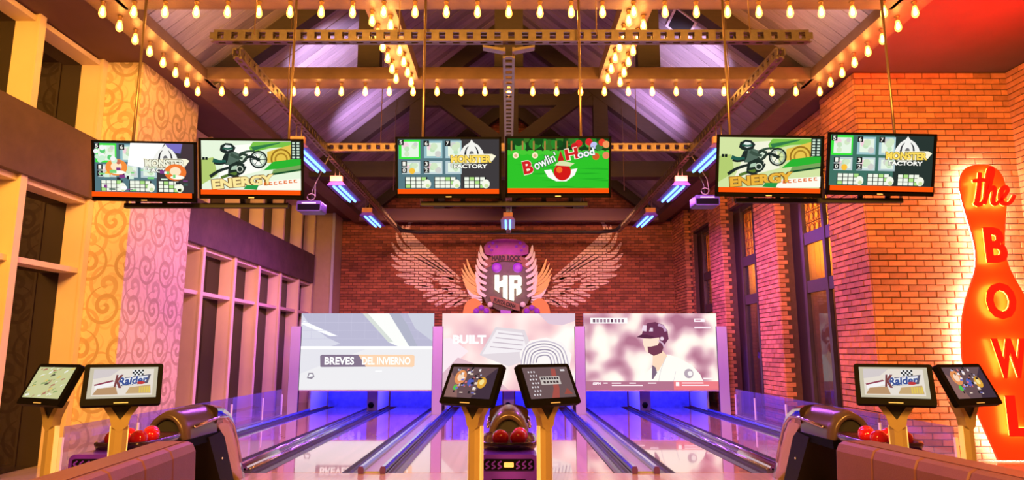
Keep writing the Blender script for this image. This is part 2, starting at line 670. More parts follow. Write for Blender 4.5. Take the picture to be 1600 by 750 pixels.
def gutter_outline(x0, x1, d=0.10, t=0.015, n=8):
    cx, r = (x0 + x1) / 2, (x1 - x0) / 2
    a = [(cx - r * math.cos(PI * i / n), -d * math.sin(PI * i / n)) for i in range(n + 1)]
    b = [(cx - (r + t) * math.cos(PI * i / n), -(d + t) * math.sin(PI * i / n)) for i in range(n, -1, -1)]
    return a + b


LANES = []
lane_words = ['outermost lane beside the tall windows', 'second lane counted from the tall windows', 'left lane of the middle pair', 'right lane of the middle pair', 'second lane counted from the brick piers', 'outermost lane beside the brick piers']
k = 0
for pi_, cx in enumerate((-PITCHX, 0, PITCHX)):
    for sd in (-1, 1):
        t = thing('bowling_lane', 'polished maple bowling lane, ' + lane_words[k], 'bowling lane', (cx + sd * 0.835, FOUL, 0), group='polished bowling lanes')
        MB().box(-0.475, 0.475, 0.02, 9.8, -0.12, 0, LANE).build('lane_bed', t)
        for gs in (-1, 1):
            g = MB()
            x0, x1 = (0.478, 0.66) if gs > 0 else (-0.66, -0.478)
            g.prism(gutter_outline(x0, x1), 0.02, 9.8, GUTTER)
            g.build('gutter', t)
        for ax, ay in ((-0.3, 3.3), (-0.2, 3.5), (-0.1, 3.7), (0, 3.9), (0.1, 3.7), (0.2, 3.5), (0.3, 3.3)):
            MB().flat([(ax - 0.02, ay, 0.0015), (ax + 0.02, ay, 0.0015), (ax, ay + 0.16, 0.0015)], mat('lane_arrow', (0.22, 0.08, 0.06), 0.2)).build('lane_arrow', t)
        LANES.append(t)
        k += 1

div_words = ['of the left lane pair', 'of the middle lane pair', 'of the right lane pair']
for pi_, cx in enumerate((-PITCHX, 0, PITCHX)):
    t = thing('lane_divider', 'dark and silver ball track divider down the centre ' + div_words[pi_], 'divider', (cx, FOUL, 0), group='ball track dividers')
    MB().box(-0.155, 0.155, 0.05, 8.25, -0.12, 0.015, GUTTER).build('base', t)
    for sx in (-1, 1):
        MB().tube([(sx * 0.125, 0.1, 0.03), (sx * 0.125, 8.22, 0.03)], 0.026, RAILM, 8).build('rail', t)
        MB().box(sx * 0.06 - 0.012, sx * 0.06 + 0.012, 0.1, 8.22, 0.015, 0.04, RAILM).build('track_strip', t)
    cv = MB()
    prof = [(-0.10, 0.0)] + [(-0.10 * math.cos(PI * i / 10), 0.09 * math.sin(PI * i / 10) + 0.01) for i in range(11)] + [(0.10, 0.0)]
    cv.prism(prof, 0.1, 1.35, CHROME)
    cv.build('ball_tunnel_cover', t)

gap_words = {-1.5: 'at the outer left edge of the lanes', -0.5: 'between the left and middle lane pairs', 0.5: 'between the middle and right lane pairs', 1.5: 'at the outer right edge of the lanes'}
for gpos, words in gap_words.items():
    gx = gpos * PITCHX
    t = thing('lane_walkway', 'grey strip with two raised blue-lit metal rails ' + words, 'walkway', (gx, FOUL, 0), group='walkways between lanes')
    wx0, wx1 = (-0.155, 0.155) if abs(gpos) < 1 else ((-0.06, 0.155) if gpos < 0 else (-0.155, 0.06))
    MB().box(wx0, wx1, 0.0, 7.3, -0.12, 0.02, WALKWAY).build('walkway_strip', t)
    for sx in (-1, 1):
        if abs(gpos) > 1 and sx * gpos > 0:
            continue
        r = MB()
        prof = [(-0.028, 0), (0.028, 0), (0.033, 0.05), (0.021, 0.085), (-0.021, 0.085), (-0.033, 0.05)]
        r.prism([(sx * 0.135 + p[0], p[1]) for p in prof], -0.05, 8.25, RAILM)
        ro = r.build('rail', t)
        MB().prism([(sx * 0.135 + p[0] * 1.12, p[1] * 1.05) for p in prof], -0.075, -0.05, mat('rail_end_violet', (0.10, 0.03, 0.22), 0.4)).build('end_cap', ro)

# ------------------------------------------------------------------ setting: brick work
BW, BH, BJ = 0.25, 0.079, 0.011


def brick_verts(w, h, d):
    b = 0.005
    return ([(-w / 2, 0, -h / 2), (w / 2, 0, -h / 2), (w / 2, 0, h / 2), (-w / 2, 0, h / 2),
             (-w / 2 + b, -d, -h / 2 + b), (w / 2 - b, -d, -h / 2 + b), (w / 2 - b, -d, h / 2 - b), (-w / 2 + b, -d, h / 2 - b)],
            [(4, 5, 6, 7), (0, 1, 5, 4), (1, 2, 6, 5), (2, 3, 7, 6), (3, 0, 4, 7)])


BRICK_MESH = {}


def brick_mesh(m):
    if m.name not in BRICK_MESH:
        vs, fs = brick_verts(BW, BH, 0.014)
        me = bpy.data.meshes.new('brick')
        me.from_pydata(vs, [], fs)
        me.materials.append(m)
        BRICK_MESH[m.name] = me
    return BRICK_MESH[m.name]


def brickwork(wall, p0, udir, length, z0, z1, m, holes=(), single=None, limit=300, top=None):
    """running-bond bricks over a wall face. p0: bottom corner, udir: unit vector along the face (left to right seen from the room).
    holes: (u0,u1,z0,z1) openings; single(u,z): score, the best `limit` full bricks become objects of their own"""
    p0, ud = Vector(p0), Vector(udir)
    nrm = Vector((ud.y, -ud.x, 0))     # towards the room
    ang = math.atan2(ud.y, ud.x)
    R = RZ(ang)
    cells = []
    rows = int((z1 - z0) / (BH + BJ))
    for r in range(rows):
        zc = z0 + (r + 0.5) * (BH + BJ)
        u = -(BW + BJ) / 2 if r % 2 else 0.0
        while u < length - 0.02:
            a, b = max(u, 0), min(u + BW, length)
            u += BW + BJ
            segs = [(a, b)]
            for (h0, h1, hz0, hz1) in holes:
                if zc + BH / 2 > hz0 and zc - BH / 2 < hz1:
                    ns = []
                    for (s0, s1) in segs:
                        if h1 <= s0 or h0 >= s1:
                            ns.append((s0, s1))
                        else:
                            if s0 < h0:
                                ns.append((s0, h0))
                            if s1 > h1:
                                ns.append((h1, s1))
                    segs = ns
            for (s0, s1) in segs:
                if s1 - s0 > 0.03 and (top is None or zc + BH / 2 < top((s0 + s1) / 2)):
                    cells.append(((s0 + s1) / 2, zc, s1 - s0))
    chosen = set()
    if single:
        full = [(single(c[0], c[1]), i) for i, c in enumerate(cells) if abs(c[2] - BW) < 1e-3]
        full = [x for x in full if x[0] > 0]
        full.sort(reverse=True)
        chosen = set(i for _, i in full[:limit])
    mb = MB()
    me = brick_mesh(m)
    for i, (u, z, w) in enumerate(cells):
        pos = p0 + ud * u + Vector((0, 0, z - p0.z))
        jit = random.uniform(-0.004, 0.004)
        if i in chosen:
            o = bpy.data.objects.new('brick', me)
            C.objects.link(o)
            o.parent = wall
            o.location = pos + nrm * jit
            o.rotation_euler = (0, 0, ang)
        else:
            vs, fs = brick_verts(w, BH, 0.014 + jit)
            mb.add([pos + R.to_3x3() @ Vector(v) for v in vs], fs, m)
    if mb.v:
        mb.build('brick_field', wall, kind='stuff')
    return cells


# back wall with its gable
wb = MB()
wb.prism([(-5.5, -0.2), (5.6, -0.2), (5.6, SOFZ + 0.1), (EAVE, SOFZ + 0.1), (0, RIDGE + 0.1), (-EAVE, SOFZ + 0.1), (-5.5, SOFZ + 0.1)], BACKY, BACKY + 0.2, MORTAR)
wall_back = wb.build('wall_back', kind='structure', label='brown brick mural wall rising to a gable behind the lanes')
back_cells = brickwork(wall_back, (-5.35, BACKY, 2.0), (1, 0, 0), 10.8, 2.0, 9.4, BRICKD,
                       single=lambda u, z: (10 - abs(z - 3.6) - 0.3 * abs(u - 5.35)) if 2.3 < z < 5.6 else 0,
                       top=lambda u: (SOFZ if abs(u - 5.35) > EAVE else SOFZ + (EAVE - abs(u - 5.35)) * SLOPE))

# right hand front pier (faces the camera, carries the neon pin) and its return towards the camera
PX = 5.25
NX = 7.57
PY = 9.6
pier = MB().box(PX + 0.02, NX + 0.2, PY, 10.7, 0, SOFZ, MORTAR).build('wall_right_front', kind='structure', label='broad orange brick pier behind the neon pin sign')
brickwork(pier, (PX + 0.005, PY, 0), (1, 0, 0), NX - PX, 0.0, SOFZ, BRICK, single=lambda u, z: 9 - abs(z - 3.2) - 0.2 * u if z > 0.6 else 0)
pier_s = MB().box(PX, PX + 0.02, PY + 0.001, 10.7, 0, SOFZ, MORTAR).build('wall_right_front_side', kind='structure', label='pink-lit side face of the broad orange brick pier')
brickwork(pier_s, (PX, 10.7, 0), (0, -1, 0), 10.7 - PY, 0.0, SOFZ, BRICK, single=lambda u, z: 9 - abs(z - 2.8) if z > 0.6 else 0)
ret = MB().box(NX, NX + 0.2, 2.0, PY, 0, SOFZ, MORTAR).build('wall_right_return', kind='structure', label='brick return wall at the right edge of the picture')
brickwork(ret, (NX, PY, 0), (0, -1, 0), 5.0, 0.0, SOFZ, BRICK, single=lambda u, z: 3 - u if u < 1.2 and z > 1.5 else 0, limit=120)

# right hand window wall behind the piers
RX = 5.45
wins = [(10.7, 12.9), (14.0, 16.2), (17.2, 19.4)]
WTOP = 4.9
wr = MB()
segs = [(10.7, 10.71), (12.9, 14.0), (16.2, 17.2), (19.4, BACKY)]
for a, b in segs:
    wr.box(RX, RX + 0.35, a, b, 0, SOFZ, MORTAR)
for a, b in wins:
    wr.box(RX, RX + 0.35, a, b, WTOP, SOFZ, MORTAR)
wall_right = wr.build('wall_right', kind='structure', label='brick wall with tall windows right of the lanes')
brickwork(wall_right, (RX, BACKY, 0), (0, -1, 0), BACKY - 10.7, 0.0, SOFZ, BRICK,
          holes=[(BACKY - b, BACKY - a, -1, WTOP) for a, b in wins], single=lambda u, z: (u if z > WTOP else 0), limit=60)
pier_words = ['between the first and second tall windows', 'between the second and third tall windows', 'beside the mural wall']
for (a, b), w_ in zip([(12.9, 14.0), (16.2, 17.2), (19.6, BACKY)], pier_words):
    p_ = MB().box(PX + 0.01, RX, a, b, 0, SOFZ, MORTAR).build('wall_pier', kind='structure', label='proud brick pilaster ' + w_)
    brickwork(p_, (PX + 0.01, b, 0), (0, -1, 0), b - a, 0.0, SOFZ, BRICK, single=(lambda u, z: 9 - abs(z - 3)) if a < 15 else None, limit=160)
    fr_ = MB()
    vsum = []
    rows = int(SOFZ / (BH + BJ))
    for r in range(rows):
        zc = (r + 0.5) * (BH + BJ)
        w = 0.19 if r % 2 else 0.12
        vs, fs = brick_verts(w, BH, 0.012)
        fr_.add([Vector((PX + 0.01 + w / 2, a, zc)) + Vector(v) for v in vs], fs, BRICK)
    fr_.build('brick_edge', p_, kind='stuff')

win_words = ['nearest', 'middle', 'farthest']
for wi, (a, b) in enumerate(wins):
    w_ = MB()
    X0, X1 = RX + 0.12, RX + 0.18
    for z in (0.0, 2.55, 3.45, WTOP - 0.12):
        w_.box(X0, X1, a, b, z, z + (0.22 if z in (2.55, 3.45) else 0.12), WFRAME)
    win = w_.build('window_%d' % (wi + 1), kind='structure', label='%s tall dark-framed window in the right brick wall, lit warm behind' % win_words[wi])
    for y in (a, (a + b) / 2 - 0.25, b - 0.5):
        MB().box(X0 - 0.015, X1, y, y + 0.09, 0, WTOP, WFRAME).build('mullion', win)
    for (z0, z1) in ((0.12, 2.55), (2.77, 3.45), (3.67, WTOP - 0.12)):
        for (y0, y1) in ((a + 0.09, (a + b) / 2 - 0.25), ((a + b) / 2 - 0.16, b - 0.5)):
            MB().box(X0 + 0.045, X0 + 0.055, y0, y1, z0, z1, PANE).build('pane', win)
    # dark door leaf folded against the nearer half of the opening
    MB().box(X0 - 0.01, X0 + 0.05, b - 0.41, b - 0.01, 0, WTOP - 0.1, mat('dark_shutter_wood', (0.018, 0.009, 0.006), 0.5, noise=0.4, nscale=4, stretch=(6, 6, 1))).build('shutter', win)
    # what is seen through it: lattice screen above, timber slats below
    lt = thing('lattice_screen', 'gold lattice screen behind the top panes of the %s right window' % win_words[wi], 'lattice', (RX + 0.40, a + 0.02, 3.72), group='gold lattice screens')
    fr_ = MB()
    n = 11
    for i in range(n + 1):
        y = (b - a) * i / n
        fr_.bar((0, y, 0), (0, y, 1.1), 0.02, 0.02, LATT)
    for i in range(6):
        fr_.bar((0, 0, 0.22 * i), (0, b - a, 0.22 * i), 0.02, 0.02, LATT)
    fr_.build('lattice_grid', lt)
    for i in range(n):
        for j in range(5):
            yc, zc = (b - a) * (i + 0.5) / n, 0.22 * (j + 0.5)
            MB().tube([(0, yc + 0.075 * math.cos(q * PI / 4), zc + 0.085 * math.sin(q * PI / 4)) for q in range(9)], 0.009, LATT, 4, False).build('lattice_ring', lt)
    sl = thing('slat_screen', 'warm timber slat screen behind the %s right window' % win_words[wi], 'screen', (X1 + 0.62, a + 0.05, 0), group='timber slat screens')
    ns = 15
    for i in range(ns):
        y = (b - a + 1.2) * i / ns
        MB().box(0, 0.04 + 0.02 * (i % 2), y, y + (b - a + 1.2) / ns - 0.012, 0, 5.0, WSLAT).build('slat', sl)
    lamp('window_glow', 'AREA', (RX + 0.45, (a + b) / 2 + 0.9, 4.0), (X1 + 0.62, (a + b) / 2 + 0.9, 4.0), (1.0, 0.48, 0.09), 95, 1.8, 1.8)

# ------------------------------------------------------------------ setting: left window wall
GX = -6.25
FX = -5.9
wl = MB()
wl.box(GX - 0.25, GX - 0.05, 1.0, BACKY, 0, SOFZ, BLACKM)
wall_left = wl.build('wall_left', kind='structure', label='dark night behind the tall left windows')


def fin(y, parent, z0, z1):
    f_ = MB()
    f_.box(GX, FX, y - 0.03, y + 0.05, z0, z1, CREAM)
    f_.box(FX - 0.02, FX + 0.012, y - 0.045, y + 0.065, z0, z1, CREAM)
    return f_.build('mullion', parent)


def window_band(n, fins, y0, y1, label, spans):
    w = MB().box(GX - 0.02, GX, y0, y1, 0.0, 0.08, CREAM).build('window_%d' % n, kind='structure', label=label)
    for (z0, z1, bars) in spans:
        for y in fins:
            fin(y, w, z0, z1)
        ys = [y0] + [f for f in fins] + [y1]
        for a, b in zip(ys[:-1], ys[1:]):
            if b - a < 0.2:
                continue
            MB().box(GX + 0.03, GX + 0.04, a + 0.05, b - 0.03, z0, z1, DGLASS).build('pane', w)
            for zb in bars:
                MB().box(GX, FX - 0.05, a + 0.05, b - 0.03, zb, zb + 0.07, CREAM).build('transom', w)
    return w


window_band(4, [3.9, 5.25, 6.55, 7.85, 9.17], 2.5, 9.25, 'tall cream-framed night window left of the wallpapered column',
            [(0.0, 3.6, [2.55, 3.53]), (4.45, SOFZ, [SOFZ - 0.09])])
window_band(5, [11.25, 12.75, 14.25, 15.65, 17.15, 18.65, 19.9], 11.02, 20.0, 'row of tall cream-framed night windows beyond the wallpapered column',
            [(0.0, 3.48, [2.55, 3.41]), (4.32, SOFZ, [SOFZ - 0.09])])
MB().box(GX - 0.1, FX + 0.06, 2.5, 9.24, 3.6, 4.45, SPAN).build('trim_1', kind='structure', label='brown spandrel beam across the nearer left window')
MB().box(GX - 0.1, FX + 0.06, 11.02, 19.85, 3.48, 4.32, SPAN).build('trim_2', kind='structure', label='dark spandrel beam across the farther left windows')

col = MB()
col.box(GX - 0.05, -5.38, 9.25, 11.0, 0, SOFZ, WP_X)
wc = col.build('wall_column', kind='structure', label='cream scroll wallpaper column between the left windows')
MB().box(-5.38, -5.372, 9.25, 11.0, 0, SOFZ, WP_Y).build('wallpaper_side', wc)
MB().box(GX - 0.05, -5.38, 9.242, 9.25, 0, SOFZ, WP_X).build('wallpaper_front', wc)
MB().box(GX - 0.3, -5.36, 20.2, BACKY, -0.1, SOFZ, mat('tan_plaster', (0.48, 0.34, 0.24), 0.7, noise=0.1)).build('wall_column', kind='structure', label='plain tan column in the corner beside the mural wall')
MB().box(-5.42, -5.34, 20.12, 20.2, 0, SOFZ, LAVP).build('trim_3', kind='structure', label='pale strip painted for the purple-lit edge of the tan corner column')  # lavender strip stands in for the violet-lit side of the column

# ------------------------------------------------------------------ setting: roof, soffits, beams
for sx in (-1, 1):
    x0, x1 = (sx * EAVE, sx * (6.6 if sx < 0 else 8.2))
    MB().box(min(x0, x1), max(x0, x1), 2.0, BACKY + 0.1, SOFZ, SOFZ + 0.2, SOFFIT).build('ceiling_soffit', kind='structure', label='flat %s soffit beside the pitched timber roof' % ('brown left' if sx < 0 else 'red-lit right'))
rf = MB()
rf.prism([(-EAVE - 0.1, SOFZ + 0.06), (0, RIDGE + 0.06), (EAVE + 0.1, SOFZ + 0.06), (EAVE + 0.1, SOFZ + 0.2), (0, RIDGE + 0.25), (-EAVE - 0.1, SOFZ + 0.2)], 5.5, BACKY + 0.1, BLACKM)
roof = rf.build('ceiling', kind='structure', label='pitched roof lined with violet-lit timber planks')
slen = math.hypot(EAVE, RIDGE - SOFZ - 0.04)
sang = math.atan2(RIDGE - SOFZ - 0.04, EAVE)
me = None
pw = 0.21
np_ = int((BACKY - 6.0) / pw)
for sx in (-1, 1):
    for i in range(np_):
        if me is None:
            p_ = MB().box(0, slen, 0.004, pw - 0.010, -0.02, 0.0, WOODR).build('plank', roof)
            me = p_.data
        else:
            p_ = bpy.data.objects.new('plank', me)
            C.objects.link(p_)
            p_.parent = roof
        p_.location = (sx * EAVE, 6.0 + i * pw, SOFZ + 0.04 + random.uniform(-0.006, 0.006))
        p_.rotation_euler = (0, -sang, PI) if sx > 0 else (0, -sang, 0)
        if sx > 0:
            p_.location.y += pw

# trusses
tr_words = ['above the rear bulb-lit cross beam', 'midway over the lanes', 'against the mural wall gable']


def truss(y, tie, words, braces):
    t = thing('roof_truss', 'dark timber roof truss ' + words, 'truss', (0, y, SOFZ), group='timber roof trusses')
    dz = 0.22
    for sx in (-1, 1):
        MB().bar((sx * EAVE, 0, 0.0 - dz * 0.2), (0, 0, RIDGE - SOFZ - dz * 1.1), 0.24, 0.42, DARKW).build('rafter', t)
        xq = 2.15
        MB().box(sx * xq - 0.17, sx * xq + 0.17, -0.105, 0.105, 0.1, RIDGE - SOFZ - xq * SLOPE - 0.2, DARKW).build('queen_post', t)
        if braces:
            MB().bar((sx * 0.15, 0, 0.55), (sx * 1.9, 0, 1.9), 0.2, 0.3, DARKW).build('brace', t)
    MB().box(-0.22, 0.22, -0.112, 0.112, 0.1, RIDGE - SOFZ - 0.3, DARKW).build('king_post', t)
    MB().box(-2.2, 2.2, -0.08, 0.08, 1.5, 1.78, DARKW).build('collar_beam', t)
    if tie:
        MB().box(-EAVE, EAVE, -0.15, 0.15, -0.25, 0.12, tie).build('tie_beam', t)
    return t


truss(9.72, None, tr_words[0], False)
truss(15.0, DARKW, tr_words[1], True)
truss(20.2, mat('tie_beam_violet_lit', (0.16, 0.07, 0.09), 0.6), tr_words[2], True)  # plum base colour carries the purple light on the rear tie beam

# beams that carry the bulbs
BZ = 5.53
MB().box(-4.6, 4.6, 9.5, 9.87, BZ, BZ + 0.19, BEAMW).build('ceiling_beam', kind='structure', label='rear cross beam carrying a row of bulbs')
MB().box(-4.6, 4.6, 7.05, 7.42, BZ, BZ + 0.19, BEAMW).build('ceiling_beam', kind='structure', label='front cross beam at the top edge carrying a row of bulbs')
for sx in (-1, 1):
    MB().box(min(sx * 4.55, sx * 4.95), max(sx * 4.55, sx * 4.95), 2.0, 20.9, BZ, SOFZ + 0.0, BEAMW).build('ceiling_beam', kind='structure', label='%s side beam along the soffit carrying bulbs' % side_names[sx])
    MB().box(min(sx * 1.36, sx * 1.72), max(sx * 1.36, sx * 1.72), 7.42, 9.5, BZ, BZ + 0.19, BEAMW).build('ceiling_beam', kind='structure', label='%s inner beam with a double row of bulbs' % side_names[sx])

# bulbs
BULB = bpy.data.materials.new('bulb_amber_glass')
BULB.use_nodes = True
nt = BULB.node_tree
nt.nodes.clear()
e_ = nt.nodes.new('ShaderNodeEmission')
e_.inputs[0].default_value = (1.0, 0.34, 0.045, 1)
e_.inputs[1].default_value = 3.0
tr_ = nt.nodes.new('ShaderNodeBsdfTransparent')
ad_ = nt.nodes.new('ShaderNodeAddShader')
o_ = nt.nodes.new('ShaderNodeOutputMaterial')
nt.links.new(e_.outputs[0], ad_.inputs[0])
nt.links.new(tr_.outputs[0], ad_.inputs[1])
nt.links.new(ad_.outputs[0], o_.inputs[0])
FILA = bpy.data.materials.new('bulb_filament')
FILA.use_nodes = True
nt = FILA.node_tree
nt.nodes.clear()
e_ = nt.nodes.new('ShaderNodeEmission')
e_.inputs[0].default_value = (1.0, 0.42, 0.08, 1)
e_.inputs[1].default_value = 95
o_ = nt.nodes.new('ShaderNodeOutputMaterial')
nt.links.new(e_.outputs[0], o_.inputs[0])
bulb_m = socket_m = fila_m = None
bprof = [(0.0, -0.20), (0.018, -0.197), (0.034, -0.180), (0.040, -0.155), (0.037, -0.125), (0.027, -0.09), (0.019, -0.055)]
fprof = [(0.0, -0.172), (0.014, -0.165), (0.021, -0.148), (0.018, -0.115), (0.010, -0.085), (0.0, -0.075)]
sprof = [(0.0, 0.0), (0.03, 0.0), (0.03, -0.015), (0.021, -0.02), (0.021, -0.058), (0.0, -0.058)]
CAPM = mat('bulb_socket_brass', (0.30, 0.16, 0.06), 0.4, metal=0.6)


def bulb(x, y, label, group):
    global bulb_m, socket_m, fila_m
    t = thing('light_bulb', label, 'light bulb', (x, y, BZ), group=group)
    if bulb_m is None:
        bulb_m = MB().lathe(bprof, BULB, n=10).build('bulb_glass', t)
        socket_m = MB().lathe(sprof, CAPM, n=8).build('socket', t)
        fila_m = MB().lathe(fprof, FILA, n=6).build('filament', t)
    else:
        link_copy(bulb_m, t, (0, 0, 0))
        link_copy(socket_m, t, (0, 0, 0))
        link_copy(fila_m, t, (0, 0, 0))


for i in range(27):
    x = -4.75 + 9.5 * i / 26
    bulb(x, 9.66, 'glowing teardrop bulb, %s from the left under the rear cross beam' % ORD[i + 1], 'bulbs under the rear cross beam')
for i in range(27):
    x = -4.75 + 9.5 * i / 26
    bulb(x, 7.24, 'glowing teardrop bulb, %s from the left under the front cross beam' % ORD[i + 1], 'bulbs under the front cross beam')
for sx in (-1, 1):
    for i in range(1, 7):
        bulb(sx * 4.75, 9.66 - i * 2.42 / 7, 'glowing teardrop bulb, %s from the far end under the %s side beam' % (ORD[i], side_names[sx]), 'bulbs under the %s side beam' % side_names[sx])
        for rr, nm in ((-1, 'left'), (1, 'right')):
            bulb(sx * 1.54 + rr * 0.10, 9.58 - i * 2.42 / 7 + 0.06 * rr, 'glowing bulb, %s from the far end, %s row of the %s inner beam' % (ORD[i], nm, side_names[sx]), 'bulbs under the %s inner beam' % side_names[sx])

r_ = ray(1066, 33)
t_ = (SOFZ + 0.04 + EAVE * SLOPE - CAM_H) / (r_.z + SLOPE * r_.x)
vt = thing('roof_vent', 'small dark square hatch with a pale rim in the right roof slope', 'hatch', (r_.x * t_, r_.y * t_, CAM_H + r_.z * t_ - 0.03))
vt.rotation_euler = (0, sang, 0)
MB().box(-0.19, 0.19, -0.3, 0.3, -0.03, 0.0, BLACKM).build('hatch_panel', vt)
for a_ in ((-0.23, -0.19, -0.34, 0.34), (0.19, 0.23, -0.34, 0.34), (-0.19, 0.19, -0.34, -0.3), (-0.19, 0.19, 0.3, 0.34)):
    MB().box(*a_, -0.045, 0.0, WHITEP).build('rim', vt)

# ------------------------------------------------------------------ hanging strut frame
FZ = 5.0
fr = thing('strut_frame', 'hanging perforated steel strut frame over the lanes', 'frame', (0, 7.1, FZ))


def strut(a, b, name, m=STEEL, w=0.10, h=0.14, step=0.16):
    a, b = Vector(a), Vector(b)
    s_ = MB()
    d = (b - a)
    ln = d.length
    d.normalize()
    sd = d.cross(Vector((0, 0, 1))).normalized()
    for z in (0.5, -0.5):
        for q in (0.5, -0.5):
            off = sd * (q * (w - 0.03)) + Vector((0, 0, z * (h - 0.03)))
            s_.bar(a + off, b + off, 0.03, 0.03, m)
    n = int(ln / step)
    for i in range(n + 1):
        p = a + d * (ln * i / max(n, 1))
        for q in (0.5, -0.5):
            s_.bar(p + sd * (q * (w - 0.015)) + Vector((0, 0, -h / 2 + 0.03)), p + sd * (q * (w - 0.015)) + Vector((0, 0, h / 2 - 0.03)), step * 0.55, 0.012, m, up=sd)
        s_.bar(p - sd * (w / 2 - 0.03) - Vector((0, 0, h / 2 - 0.008)), p + sd * (w / 2 - 0.03) - Vector((0, 0, h / 2 - 0.008)), step * 0.5, 0.010, m)
    return s_.build(name, fr)


strut((-3.42, 0.17, 0.10), (3.48, 0.17, 0.10), 'front_strut')
strut((-3.18, 0.25, -0.06), (-3.18, 12.0, -0.06), 'side_strut')
strut((3.18, 0.25, -0.06), (3.18, 12.0, -0.06), 'side_strut')
strut((0, 0.24, -0.06), (0, 12.0, -0.06), 'centre_strut', w=0.14)
strut((-3.18, 4.15, -0.0), (3.18, 4.15, -0.0), 'middle_strut')
for sx in (-1, 1):
    MB().prism([(sx * 0.04, -0.06), (sx * 0.04, -0.1), (sx * 0.30, -0.045), (sx * 0.30, -0.02)], 0.12, 0.22, STEEL).build('gusset', fr)
MB().tube([(-3.18, 11.2, -0.06), (-3.1, 12.0, -0.06), (-2.7, 12.25, -0.06), (2.7, 12.25, -0.06), (3.1, 12.0, -0.06), (3.18, 11.2, -0.06)], 0.055, DSTEEL, 8).build('rear_tube', fr)
for (x, y) in ((-2.9, 0), (-1.25, 0), (1.0, 0), (2.75, 0), (-2.25, 4.15), (2.25, 4.15), (-2.6, 7.5), (2.6, 7.5), (-3.18, 2.0), (3.18, 2.0)):
    top = RIDGE - SOFZ + 0.3 - abs(x) * SLOPE
    MB().tube([(x, y, 0.05), (x, y, max(0.5, top))], 0.008, PIPE, 5).build('hanger_wire', fr)

# black light fixtures
TUBE = emi((110, 170, 255), 3.2)
UVBOX = mat('blacklight_housing', (0.16, 0.06, 0.50), 0.4, metal=0.3)  # extra violet in this colour stands for the tubes lighting the housing


def blacklight(x, y, z, ln, label):
    t = thing('blacklight_fixture', label, 'light fixture', (x, y, z), group='twin tube black lights')
    MB().prism([(-0.17, -0.02), (0.17, -0.02), (0.09, 0.07), (-0.09, 0.07)], -ln / 2, ln / 2, UVBOX).build('housing', t)
    for sx in (-1, 1):
        MB().tube([(sx * 0.055, -ln / 2 + 0.04, -0.035), (sx * 0.055, ln / 2 - 0.04, -0.035)], 0.022, TUBE, 8).build('lamp_tube', t)
        MB().tube([(sx * 0.04, -ln / 2 + 0.06, 0.07), (sx * 0.04, -ln / 2 + 0.06, FZ - z - 0.125)], 0.008, PIPE, 5).build('hanger_rod', t)
    MB().box(-0.11, 0.11, -ln / 2 - 0.02, -ln / 2 + 0.06, 0.05, 0.15, mat('ballast_brass', (0.60, 0.30, 0.14), 0.5, noise=0.3)).build('ballast_box', t)


for sx, nm in ((-1, 'left'), (1, 'right')):
    blacklight(sx * 3.18, 10.3, 4.52, 1.35, 'nearest twin tube black light under the %s side strut' % nm)
    blacklight(sx * 3.18, 12.6, 4.52, 1.35, 'middle twin tube black light under the %s side strut' % nm)
    blacklight(sx * 3.18, 15.3, 4.50, 1.35, 'farthest twin tube black light under the %s side strut' % nm)
blacklight(-0.02, 16.1, 4.58, 1.2, 'twin tube black light under the centre strut above the crest')

# projectors
VIOP = mat('projector_violet_case', (0.05, 0.03, 0.16), 0.35)


def projector(px, py, Y, label):
    c = at(px, py, Y)
    t = thing('projector', label, 'projector', c, group='ceiling projectors')
    MB().rbox(-0.21, 0.21, -0.17, 0.17, -0.10, 0.08, VIOP, 0.03).build('body', t)
    MB().box(-0.19, 0.19, -0.175, -0.17, -0.08, 0.02, BLACK).build('vent_grille', t)
    MB().box(-0.12, 0.12, -0.176, -0.17, 0.03, 0.05, WHITEP).build('label_strip', t)
    MB().lathe([(0.055, 0), (0.055, 0.05), (0.04, 0.06), (0, 0.06)], BLACK, n=12, M=T(0.05, 0.17, -0.01) @ Matrix.Rotation(-PI / 2, 4, 'X')).build('lens', t)
    dxs = (3.18 - abs(c.x)) * (1 if c.x > 0 else -1)
    MB().tube([(0, 0, 0.08), (0, 0, 0.3), (dxs, 0, FZ - c.z - 0.16)], 0.022, DSTEEL, 8).build('mount_pole', t)
    w_ = MB()
    w_.tube([(0.0, -0.05, 0.10)] + [(0.07 * math.cos(a), -0.06, 0.17 + 0.06 * math.sin(a)) for a in [PI * i / 4 for i in range(9)]] + [(0.05, -0.03, 0.4), (dxs + 0.03, -0.02, FZ - c.z - 0.14)], 0.010, mat('cable_grey', (0.35, 0.30, 0.36), 0.5), 5)
    w_.build('cable', t)


projector(487, 324, 11.3, 'violet-lit projector hanging beside the left television pair')
projector(1101, 315, 11.3, 'violet-lit projector hanging beside the right television pair')


def clip_rect(poly, x0, x1, z0, z1):
    for ax, lim, sg in ((0, x0, 1), (0, x1, -1), (1, z0, 1), (1, z1, -1)):
        out = []
        n = len(poly)
        for i in range(n):
            a, b = poly[i], poly[(i + 1) % n]
            da, db = sg * (a[ax] - lim), sg * (b[ax] - lim)
            if da >= 0:
                out.append(a)
            if (da >= 0) != (db >= 0):
                t = da / (da - db)
                out.append((a[0] + (b[0] - a[0]) * t, a[1] + (b[1] - a[1]) * t))
        poly = out
        if len(poly) < 3:
            return None
    return poly


